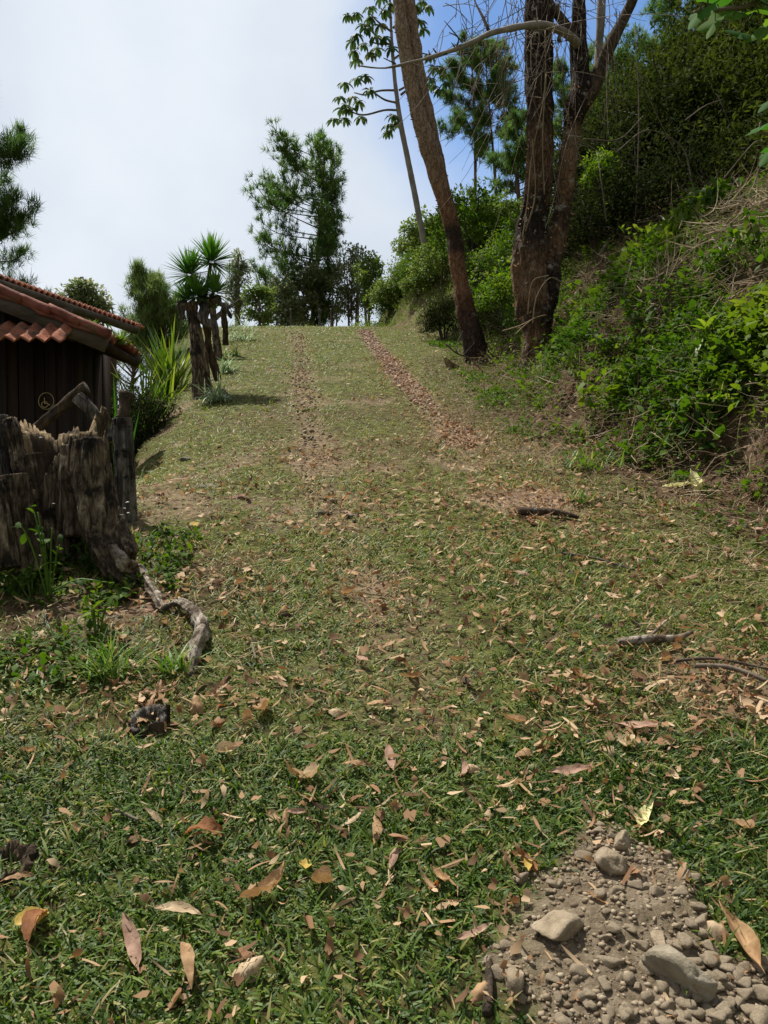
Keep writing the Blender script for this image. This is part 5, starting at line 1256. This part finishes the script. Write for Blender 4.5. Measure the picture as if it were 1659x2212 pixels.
# longer looping vines
for i in range(16):
    a = P(r_.uniform(930, 1160), r_.uniform(120, 330), SY - r_.uniform(0, 1.)); e = P(r_.uniform(1060, 1160), r_.uniform(-30, 200), SY - .4); mid = (a + e) / 2 + [r_.normal(0, .3), 0, r_.uniform(-.4, .5)]
    B.add(*tube(np.array([a, mid, e]) - c0, [.003, .004, .005], 3, 24, cap=False))
B.obj('hanging_twigs', M['twig'], TT)
B = Buf()
for vv in [[(1178, 60, SY - .35), (1176, 200, SY - .4), (1150, 330, SY - .4), (1140, 430, SY - .4), (1128, 520, SY - .4)], [(1150, 300, SY - .45), (1156, 420, SY - .45), (1135, 500, SY - .4)], [(1180, 160, SY - .4), (1172, 300, SY - .4), (1176, 420, SY - .4)],
           [(1226, 620, SY - .4), (1190, 600, SY - .45), (1160, 640, SY - .5), (1150, 700, SY - .5)], [(1185, 595, SY - .5), (1150, 610, SY - .55), (1140, 680, SY - .5)], [(1110, 725, SY - .6), (1150, 690, SY - .6), (1180, 680, SY - .6)], [(1085, 715, SY - .6), (1120, 705, SY - .55), (1150, 690, SY - .6)]]:
    B.add(*tube(np.array([P(*p) for p in vv]) - c0, .008, 5, 30, .003, 10))
B.obj('clinging_vines', M['straw'], TT)
c = crm(np.column_stack(tk(A_, c0, SY)), 300); B = Buf(); n = 220; k = rng.integers(20, 250, n); az = rng.uniform(0, 6.28, n); d = np.stack([np.cos(az), -np.abs(np.sin(az)) * .8, np.zeros(n)], -1)
V, F, a = strips(c[k, :3] + d * c[k, 3:4] * .98, nrm(d * .5 + [0, 0, .2] + rng.normal(0, .5, (n, 3))), d, rng.uniform(.015, .05, n), .014, .6, [.7, 1], 2); B.add(V, F, a)
c = crm(np.column_stack(tk(B_l, c0, SY)), 300); n = 260; k = rng.integers(10, 200, n); az = rng.uniform(0, 6.28, n); d = np.stack([np.cos(az), -np.abs(np.sin(az)) * .8, np.zeros(n)], -1)
V, F, a = strips(c[k, :3] + d * c[k, 3:4] * .98, nrm(d * .5 + [0, 0, .2] + rng.normal(0, .5, (n, 3))), d, rng.uniform(.015, .05, n), .014, .6, [.7, 1], 2); B.add(V, F, a)
tag(B.obj('bark_flakes', M['litter'], TT), kind='stuff')
# seed pods hanging on the arching branch
for a_, b_ in ((1208, 84), (1204, 16), (929, 125)):
    V, F = rock_shape(3, 3, 1.4, 30, .03); o = mk('seed_pod', V * .05 + P(a_, b_, SY - .5) - c0, [F], M['grey_wood'], TT)

# slender cecropia ------------------------------------------------------------
CY = min(19.5, float(hit(936, 606)[1])); CS = CY / 14.2; e0 = on(934, 610, CY, -.1)
CE, e0 = trunk_tree('cecropia_tree', e0, 'very slender pale tree with umbrella shaped leaf clusters left of the leaning tree')
cl = [(940, 640, 18), (936, 615, 17), (928, 580, 13), (915, 520, 12.5), (898, 430, 12.5), (880, 340, 12), (866, 270, 11), (856, 200, 9), (849, 130, 7.5), (845, 60, 6), (842, 0, 5), (840, -70, 3)]
pts, rad = tk(cl, e0, CY); B = Buf(); B.add(*tube(pts, rad, 14, 120, .006, 8, 3)); B.obj('trunk', M['bark_pale'], CE, True)
LC = []; B = Buf()
for pth in [[(858, 238), (830, 238), (790, 248), (765, 244), (752, 232)], [(857, 222), (830, 215), (805, 198), (790, 190)], [(857, 195), (820, 196), (790, 205), (765, 200)], [(850, 100), (825, 88), (805, 70), (790, 55)], [(850, 95), (820, 95), (800, 90)], [(862, 260), (856, 255), (850, 275)],
            [(866, 205), (880, 195), (905, 190), (930, 178), (942, 160)], [(862, 195), (890, 180), (920, 170), (935, 150)], [(850, 60), (870, 40), (895, 35), (905, 20)], [(846, 40), (830, 25), (820, 15)], [(848, 70), (820, 50), (800, 30)], [(850, 128), (880, 110), (925, 118)]]:
    p_ = [P(a, b, CY + rng.uniform(-.5, .5) * i / 4) for i, (a, b) in enumerate(pth)]
    B.add(*tube(np.array(p_) - e0, np.linspace(.022, .012, len(p_)) * CS, 6, 16))
for a, b in [(745, 185), (738, 240), (757, 240), (722, 262), (770, 175), (762, 215), (800, 200), (735, 215), (745, 262), (780, 258),   (750, 38), (770, 35), (785, 60), (800, 45), (770, 80), (785, 100), (765, 115), (800, 120), (810, 85), (820, 60), (830, 30), (800, 22), (815, 110), (830, 85), (845, 108), (770, 135), (795, 65), (760, 95),
             (845, 15), (825, 0), (850, 255), (842, 275), (858, 268), (838, 290), (928, 125), (940, 150), (955, 152), (962, 185), (935, 190), (950, 200), (965, 165), (930, 175), (900, 20), (912, 10), (925, 18), (905, 50), (913, 68), (745, 232), (790, 170), (775, 225)]:
    q_ = P(a, b - 6, CY + rng.uniform(-.5, .5)) - e0; LC.append(q_)
B.obj('branches', M['twig'], CE, True)
LC = np.array(LC); nl_ = 10; n = len(LC) * nl_
az = np.tile(np.linspace(0, 6.28, nl_, endpoint=False), len(LC)) + rng.normal(0, .12, n); el = rng.normal(-.05, .18, n)
D = np.stack([np.cos(az) * np.cos(el), np.sin(az) * np.cos(el), np.sin(el)], -1)
V, F, a = strips(np.repeat(LC, nl_, 0), D, np.tile([0, 0, -1.], (n, 1)), rng.uniform(.15, .22, n) * CS, rng.uniform(.05, .065, n) * CS, rng.uniform(1.0, 1.7, n), [.3, .75, 1., .8], 4, rnd=np.repeat(rng.random(len(LC)), nl_) * .6 + rng.random(n) * .4)
Buf().add(V, F, a).obj('crown', M['cecropia'], CE)

# ------------------------------------------------------------------ growth on the bank
def bank_pts(n, y0, y1, d0, d1):
    y = rng.uniform(y0, y1, n); return toe(y) + rng.uniform(d0, d1, n), y
DRYP = [(hit(1580, 430), 1.3, 1.3), (hit(1500, 480), .9, .9), (hit(1640, 500), .8, .7), (hit(1650, 400), 1.3, 1.3), (hit(1465, 650), .28, .3), (hit(1610, 650), .2, .3), (hit(1330, 700), .25, .5), (hit(1290, 600), .3, .5), (hit(1600, 960), .35, .25), (hit(1370, 530), .3, .4)]
def dryness(x, y):
    nz_ = n2d(x, y, 2.2, 83, 3); d = x - toe(y); v = np.zeros(np.shape(x))
    for c, a, b in DRYP: v = np.maximum(v, 1 - sstep(.4, 1.2, ((x - c[0]) / a) ** 2 + ((y - c[1]) / b) ** 2 + .9 * nz_))
    v = np.maximum(v, .85 * sstep(.12, .4, nz_) * sstep(.6, 1., d))
    v = np.maximum(v, np.exp(-((x - 2.45) / .28) ** 2 - ((y - 7.5) / .4) ** 2))
    return v
# leafy creepers
x, y = bank_pts(22000, 1.6, 14, .0, 4.6); xa, ya = bank_pts(16000, 2.4, 9., -.05, 2.6); x = np.concatenate([x, xa]); y = np.concatenate([y, ya])
d = x - toe(y); na = n2d(x, y, 1.3, 81, 3); nb = n2d(x, y, .7, 82, 2)
dry = dryness(x, y)
k = rng.random(len(x)) < (.05 + .95 * sstep(.25, .85, d + .35 * na)) * (1 - .93 * dry) * (.35 + .65 * sstep(-.35, .15, na))
x, y = x[k], y[k]; n = len(x); m_ = 9
nn = normals(x, y, .1); z = H(x, y)
hgt = .03 + .42 * rng.random(n) ** 1.8 * (.25 + 1.2 * sstep(-.3, .5, n2d(x, y, 2.2, 84, 3)))
c = np.stack([x, y, z], -1) + nn * hgt[:, None] * .7 + [0, 0, .02]
p = np.repeat(c, m_, 0) + rng.normal(0, .045, (n * m_, 3)); nr_ = np.repeat(nn, m_, 0)
D = nrm(nr_ * .35 + rng.normal(0, .7, p.shape) + [0, -.1, .15]); sz = rng.uniform(.6, 1.5, n * m_) * np.repeat(rng.choice([.028, .045, .08], n, p=[.5, .36, .14]) * (.75 + .6 * sstep(-.3, .4, n2d(x, y, 1.7, 86, 2))), m_)
rn = np.clip(np.repeat(rng.random(n) * .32 + .62 * sstep(-.35, .45, n2d(x, y, 1.3, 85, 3)), m_) + rng.random(n * m_) * .2 - .04, 0, 1)
V, F, a = strips(p, D, np.tile([0, 0, -1.], (len(p), 1)) + rng.normal(0, .3, p.shape), sz, sz * rng.uniform(.35, .75, len(p)), rng.uniform(.2, 1.2, len(p)), [.2, .95, .75], 3, rnd=rn)
o = Buf().add(V, F, a).obj('creeper_cover', M['leaf']); tag(o, 'green leafy creepers matted over the face and top of the right bank', 'ground cover', kind='stuff')
# grassy blades in the bank growth
x, y = bank_pts(13000, 1.6, 23.5, .25, 4.2); na = n2d(x, y, 1.6, 88, 3); k = rng.random(len(x)) < (.25 + .6 * sstep(0, .4, na)) * (1 - .85 * dryness(x, y)); x, y = x[k], y[k]
n = len(x); m_ = 5; p = np.repeat(np.stack([x, y, H(x, y)], -1), m_, 0) + rng.normal(0, .02, (n * m_, 3)) * [1, 1, 0]
az = rng.uniform(0, 6.28, n * m_); el = R(rng.uniform(20, 85, n * m_)); D = nrm(np.stack([np.cos(az) * np.cos(el), np.sin(az) * np.cos(el), np.sin(el)], -1) + np.repeat(normals(x, y), m_, 0) * .5)
V, F, a = strips(p, D, np.tile([0, 0, -1.], (len(p), 1)), rng.uniform(.10, .34, len(p)), rng.uniform(.005, .012, len(p)), rng.uniform(.5, 2., len(p)), [1, 1, .8, .6], 4, rnd=np.clip(rng.random(len(p)) * 1.05, 0, 1))
o = Buf().add(V, F, a).obj('bank_grass', M['tuft']); tag(o, 'long green grass blades sprouting through the creepers of the right bank', 'grass', kind='stuff')
# dead stems and straw tangle
x, y = bank_pts(40000, 1.6, 14, -.1, 4.6); d = x - toe(y); nb = n2d(x, y, .7, 82, 2)
k = rng.random(len(x)) < .10 + .9 * dryness(x, y) * (np.hypot((x - 2.45) / .3, (y - 7.5) / .45) > 1) * sstep(.3, .7, d) + .12 * (1 - sstep(.2, .8, d)); x, y = x[k], y[k]; n = len(x)
az = rng.uniform(0, 6.28, n); nn = normals(x, y, .1)
D = nrm(np.stack([np.cos(az), np.sin(az), rng.normal(0, .3, n)], -1)); D = nrm(D - nn * (D * nn).sum(-1, keepdims=True) * .7)
p = np.stack([x, y, H(x, y)], -1) + nn * rng.uniform(.02, .22, n)[:, None]
V, F, a = strips(p, D, nn + rng.normal(0, .6, (n, 3)), rng.uniform(.08, .42, n), rng.uniform(.003, .0065, n), rng.uniform(-1.8, 2., n), [1, 1, 1, 1, .7], 5)
B = Buf(); B.add(V, F, a)
for c_, a_, b_, n_ in ((hit(1600, 410), .9, .9, 2600), (hit(1520, 470), .6, .7, 1500), (hit(1650, 480), .5, .5, 900), (hit(1465, 650), .16, .2, 420), (hit(1650, 360), .8, .8, 900)):
    x = c_[0] + rng.normal(0, a_ * .6, n_); y = c_[1] + rng.normal(0, b_ * .6, n_); nn = normals(x, y, .1); az = rng.normal(.6, .9, n_)
    D = nrm(np.stack([np.cos(az), np.sin(az), rng.normal(0, .3, n_)], -1)); D = nrm(D - nn * (D * nn).sum(-1, keepdims=True) * .75)
    B.add(*strips(np.stack([x, y, H(x, y)], -1) + nn * (rng.random(n_) ** 2 * .38)[:, None], D, nn + rng.normal(0, .6, (n_, 3)), rng.uniform(.15, .8, n_), rng.uniform(.004, .010, n_), rng.uniform(-1.5, 1.8, n_), [1, 1, 1, 1, .7], 5))
n2_ = 11000; x, y = bank_pts(n2_, 2.0, 13, -.9, 1.1); az = rng.uniform(0, 6.28, n2_); D = nrm(np.stack([np.cos(az), np.sin(az), rng.normal(.1, .35, n2_)], -1)); nn = normals(x, y, .1)
V, F, a = strips(np.stack([x, y, H(x, y)], -1) + nn * rng.uniform(.0, .06, n2_)[:, None], D, nn, rng.uniform(.04, .16, n2_), .006, rng.uniform(-.8, .8, n2_), [1, 1, .8], 3, rnd=rng.random(n2_) * .7); B.add(V, F, a)
o = B.obj('dry_brush', M['straw']); tag(o, 'tangle of dry stems and straw lying over the right bank', 'dry brush', kind='stuff')
# low weeds along the toe and the verge, and on the left slope by the hut
X, Y = bank_pts(6000, 1.6, 15, -.5, .9); k = rng.random(len(X)) < .12 + .6 * sstep(-.1, .4, n2d(X, Y, 1.8, 91, 3)); X, Y = X[k], Y[k]
yy_ = rng.uniform(2.9, 4.6, 500); xx_ = rng.uniform(-2.5, -1.05, 500); kk = n2d(xx_, yy_, 2, 92, 2) > -.1; X = np.concatenate([X, xx_[kk]]); Y = np.concatenate([Y, yy_[kk]])
n = len(X); m_ = 12; p = np.repeat(np.stack([X, Y, H(X, Y) + .02], -1), m_, 0) + rng.normal(0, .035, (n * m_, 3)) * [1, 1, .5]
D = nrm(rng.normal(0, .8, p.shape) + [0, 0, .5]); sz = rng.uniform(.02, .055, len(p))
V, F, a = strips(p, D, np.tile([0, 0, -1.], (len(p), 1)), sz, sz * .55, rng.uniform(.2, 1.1, len(p)), [.2, 1, .7], 3, rnd=rng.random(len(p)) * .75)
o = Buf().add(V, F, a).obj('weeds', M['leaf']); tag(o, 'low broad leaved weeds along the foot of the bank and round the stump', 'weeds', kind='stuff')

# plants one can pick out on the bank
def leafy(px_, py_, nlv, L, W, label, m='leaf', yy=None, stems=7, h=.25, spread=.16, cat='plant', name='leafy_plant', K=4, prof=(.25, .9, 1, .7), upb=.35):
    c = hit(px_, py_) if yy is None else on(px_, py_, yy); t = thing(name, c, label, cat)
    r = np.random.default_rng(int(px_ * 7 + py_)); B = Buf(); Pp, Dd = [], []
    nrm_ = normals(np.array([c[0]]), np.array([c[1]]), .1)[0]
    for i in range(stems):
        e = nrm_ * h * r.uniform(.5, 1.1) + np.array([r.normal(0, spread), r.normal(0, spread), 0]) + [0, 0, h * .3]
        cc = crm([[0, 0, -.05], e * .5 + [0, 0, .05], e], 12); B.add(*tube(cc[::3], [.005, .004, .004, .003], 5, 8))
        for j in range(nlv // stems): 
            u_ = r.uniform(.35, 1); Pp.append(cc[int(u_ * 11)]); Dd.append(nrm(r.normal(size=3) + [0, 0, upb]))
    Pp, Dd = np.array(Pp), np.array(Dd); n = len(Pp)
    V, F, a = strips(Pp, Dd, np.tile([0, 0, -1.], (n, 1)) + rng.normal(0, .25, (n, 3)), L * rng.uniform(.6, 1.2, n), W * rng.uniform(.7, 1.2, n), rng.uniform(.4, 1.3, n), list(prof), K)
    B.obj('stems', M['tuft'], t); Buf().add(V, F, a).obj('foliage', M[m], t); return t
leafy(1315, 775, 90, .085, .05, 'rounded dark green leafy plant low on the bank right of the twin trunks', 'leaf', h=.2)
leafy(1250, 800, 40, .06, .04, 'small leafy sprig on the leaf litter right of the twin trunk foot', 'leaf', h=.12)
leafy(1545, 905, 110, .06, .045, 'hanging heart leaved creeper clump low on the right bank', 'leaf_bright', h=.16, spread=.15)
leafy(1560, 860, 90, .06, .045, 'heart leaved creeper clump just above the hanging one', 'leaf', h=.16)
leafy(1440, 660, 60, .11, .05, 'leafy plant with drooping leaves on the shoulder of the bank', 'leaf_bright', h=.25)
leafy(1560, 600, 30, .11, .05, 'large leaved light green plant high on the right bank', 'leaf', h=.22)
leafy(1600, 790, 90, .07, .045, 'dense broad leaved plant right of the pale strap leaves', 'leaf', h=.2)
leafy(1640, 560, 30, .12, .06, 'big dark leaved plant at the right edge of the bank', 'leaf', h=.3)
leafy(1420, 560, 60, .10, .04, 'fresh green leafy plant on top of the bank near the thicket', 'leaf_bright', h=.3)
leafy(1500, 480, 60, .10, .05, 'bright leafy plant at the edge between bank top and thicket', 'leaf_bright', h=.35)
leafy(1540, 380, 80, .13, .06, 'dark glossy leafy plant standing against the thicket', 'leaf', h=.45, spread=.3)
leafy(1395, 430, 40, .09, .035, 'upright leafy weed at the mouth of the dark hollow', 'leaf_bright', h=.55, spread=.06)
leafy(1420, 880, 60, .07, .035, 'small spiky leafed plant among the litter at the bank foot', 'leaf', h=.15)
leafy(105, 1110, 26, .055, .035, 'light green leafy shoot growing between the stump slabs', 'leaf', yy=3.75, h=.36, spread=.06)
leafy(210, 1380, 20, .07, .04, 'light green broad leaved weed left of the grass clump', 'leaf', h=.12, spread=.06)
leafy(190, 1215, 70, .035, .02, 'low dark small leaved weed under the stump slab', 'leaf', h=.08, spread=.12)
leafy(70, 1290, 70, .05, .03, 'small leaved weed patch below the broken stump', 'leaf', h=.08, spread=.15)
c = hit(1308, 482); rt = thing('strap_leaf_plant', c, 'spiky yucca like tuft at the edge of the dark hollow', 'plant'); rosette((0, 0, .05), .42, .03, 46, rt, 'foliage', 'yucca', (25, 88))
# pale strap leaved bromeliad with broad blades
c = hit(1530, 745); rt = thing('bromeliad', c, 'yellow green strap leaved plant with broad hanging blades in the middle of the bank', 'plant')
tgt = [((1530, 735), (1555, 790), .055), ((1530, 735), (1475, 715), .04), ((1530, 735), (1500, 775), .04), ((1530, 730), (1580, 740), .05), ((1525, 725), (1545, 690), .045), ((1530, 730), (1500, 700), .035), ((1530, 735), (1590, 700), .04), ((1530, 735), (1515, 800), .03)]
yb_ = c[1] - .12; Pp, Dd, Ll, Ww = [], [], [], []
for (a0_, b0_), (a1_, b1_), w_ in tgt:
    s_ = P(a0_, b0_ - 15, yb_) ; e_ = P(a1_, b1_, yb_ - .12); v = e_ - s_; Pp.append(s_ - c); Dd.append(nrm(v + [0, -.05, .16])); Ll.append(np.linalg.norm(v) * 1.2 + .05); Ww.append(w_)
V, F, a = strips(np.array(Pp), np.array(Dd), np.tile([0, 0, -1.], (len(Pp), 1)), np.array(Ll), np.array(Ww), np.full(len(Pp), 1.0), [.6, .9, 1, .95, .8, .5], 6)
Buf().add(V, F, a).obj('foliage', M['brom'], rt)
# cream bracts at the bank foot
B = Buf()
for i, (rz, sc, dx, tl) in enumerate(((1.45, 1.0, .02, -.9), (2.9, .8, -.09, 0.1), (1.0, .5, .05, -.5))):
    o = leaf_mesh('bract_shape%d' % i, .24 * sc, .075, .5, .7, .2, 'lance', M['dry_cream'], 600 + i, .02)
    c = hit(1490, 1060); o.location = c + [dx, 0, .05 if tl < -.3 else .03]; o.rotation_euler = (0, tl, rz)
    tag(o, ['upright pale yellow bract at the foot of the bank', 'cream coloured bract lying left of the upright yellow one', 'small torn yellow bract tucked right of the upright one'][i], 'bract'); o.name = 'bract'
# branches and sticks on the bank
def bstick(pp, rad, label, m='twig', up=.05, **k):
    pts = []
    for i, (a, b) in enumerate(pp): pts.append(hit(a, b) + [0, -.03, up])
    return stick(pts, rad, label, m, **k)
bstick([(1440, 775), (1480, 790), (1520, 812)], [.018, .016, .012], 'dark broken branch sticking out under the strap leaved plant', 'bark_dark', .08)
bstick([(1425, 818), (1470, 798)], [.012, .010], 'pale splintered stick end below the dark broken branch', 'white_root', .06)
bstick([(1375, 735), (1430, 712)], [.010, .007], 'pale thin stick jutting out in the middle of the bank', 'white_root', .12)
bstick([(1322, 930), (1322, 885), (1312, 850), (1303, 825)], [.013, .012, .007, .004], 'upright pale forked stick at the foot of the bank', 'twig', .03, branch=[([hit(1322, 885) + [0, -.03, .03], hit(1332, 870) + [0, -.04, .06]], [.006, .003])])
bstick([(1345, 700), (1350, 650), (1365, 590), (1358, 560)], [.010, .012, .012, .008], 'bent bare vine stem hanging in front of the dark bank recess', 'twig', .18)
bstick([(1395, 440), (1412, 415), (1425, 392)], [.035, .025, .010], 'pale broken branch stub leaning at the mouth of the thicket', 'bark_pale', .1)
bstick([(1535, 560), (1560, 600), (1590, 640)], [.007, .006, .004], 'thin pale vine looping over the bank below the dry tangle', 'twig', .2)
bstick([(1290, 575), (1310, 540), (1330, 505)], [.025, .02, .012], 'weathered grey branch lying on top of the bank near the twin trunks', 'bark_pale', .1)
bstick([(1400, 470), (1425, 500), (1445, 530)], [.010, .009, .006], 'straight pale stick across the bank top', 'bark_pale', .18)
bstick([(1560, 790), (1575, 755), (1590, 735)], [.022, .022, .018], 'short brown branch stub behind the hanging pale blades', 'bark_dark', .08)
# thin dead stems standing in the thicket
for i, (a, b, c_, d_, yy) in enumerate(((1260, 300, 1390, 250, 10.6), (1480, 260, 1560, 215, 10.8), (1370, 530, 1372, 60, 11.), (1310, 480, 1290, 330, 10.4), (1560, 390, 1650, 330, 10.), (1330, 330, 1450, 300, 10.8), (1500, 420, 1440, 290, 10.6))):
    p0, p1 = P(a, b, yy), P(c_, d_, yy); md = (p0 + p1) / 2 + rng.normal(0, .12, 3)
    stick([p0, md, p1], [.010, .008, .005], 'thin bare stem threading through the front of the thicket', 'twig', name='dead_stem', cat='stem').__setitem__('group', 'bare stems in the thicket')

# overhanging leafy branches close to the camera, top right ------------------------
def palm_leaf(c, r_, nrm_v, rz, m):
    """lobed leaf as a fan"""
    n = 40; t = np.linspace(0, 2 * np.pi, n, endpoint=False)
    rad = r_ * (.50 + .50 * (1 - np.abs(((t * 5 / (2 * np.pi)) % 1) * 2 - 1)) ** 1.2) * (1 - .55 * np.exp(-((t - np.pi) / .35) ** 2))
    z = .12 * r_ * np.cos(t * 2) - .12 * r_
    V = np.stack([rad * np.cos(t), rad * np.sin(t), z], -1); V = np.vstack([V, [0, 0, 0]])
    q = Vector(nrm_v).to_track_quat('Z', 'Y').to_matrix() @ Matrix.Rotation(rz, 3, 'Z')
    V = V @ np.array(q).T + c; i = np.arange(n)
    return V, [np.stack([i, (i + 1) % n, np.full(n, n)], 1)]
def overhang(name, tip_list, root_p, path, label, base):
    t = thing(name, base, label, 'branch'); B = Buf(); Lf = Buf()
    V, F = tube(np.array(path) - base, np.linspace(.014, .006, len(path)), 8, 20, .001, 20); B.add(V, F)
    pc = crm(path, 60)
    for (a, b, yy, s_) in tip_list:
        q_ = P(a, b, yy); j = np.argmin(np.linalg.norm(pc - q_, axis=1)); B.add(*tube(np.array([pc[j], (pc[j] + q_) / 2 + [0, 0, .03], q_]) - base, [.004, .003, .002], 5, 8))
        V, F = palm_leaf(q_ - base, s_ * 1.7, nrm(rng.normal(0, .35, 3) + [0, -.45, .8]), rng.uniform(0, 6.28), None); Lf.add(V, F, rng.random())
    B.obj('stems', M['twig'], t, True); Lf.obj('leaves', M['leaf_over'], t)
M['leaf_over'] = mat('leaf_over', [(.0, (.03, .09, .018)), (.6, (.07, .17, .03)), (1, (.16, .24, .04))], 'attr', 6, amt=.3, rough=.7, transl=.45, spec=.1)
pth = [P(1760, -120, 3.6), P(1690, -40, 3.5), P(1620, 10, 3.5), P(1560, 20, 3.45), P(1500, 25, 3.4)]
ov1 = np.array([P(1760, -120, 3.6)]).ravel()
overhang('overhanging_branch', [(1515, 22, 3.4, .062), (1545, 45, 3.45, .05), (1590, 25, 3.5, .055), (1640, 20, 3.5, .06), (1650, 62, 3.5, .05), (1600, 70, 3.55, .05), (1575, -10, 3.5, .06), (1620, -20, 3.5, .07), (1530, -15, 3.4, .06), (1680, 40, 3.6, .07)], None, pth, 'leafy branch with broad lobed leaves hanging into the top right corner', ov1)
pth = [P(1800, 360, 3.4), P(1740, 320, 3.4), P(1690, 300, 3.4), P(1640, 285, 3.4)]
overhang('overhanging_branch', [(1645, 272, 3.4, .05), (1660, 330, 3.45, .045), (1690, 300, 3.4, .06), (1665, 215, 3.5, .045), (1700, 360, 3.4, .06)], None, pth, 'few broad leaves reaching in at the right edge below the top corner', pth[0])
# the young tree both overhanging branches grow from, just outside the picture
tb = np.array([2.75, 3.9, 0.]); tb[2] = h1(tb[0], tb[1])

for o in list(bpy.data.objects):
    if o.name.startswith('leaf_shape') or 'leaf_shape' in o.name or 'bract_shape' in o.name: o.name = 'fallen_leaf'
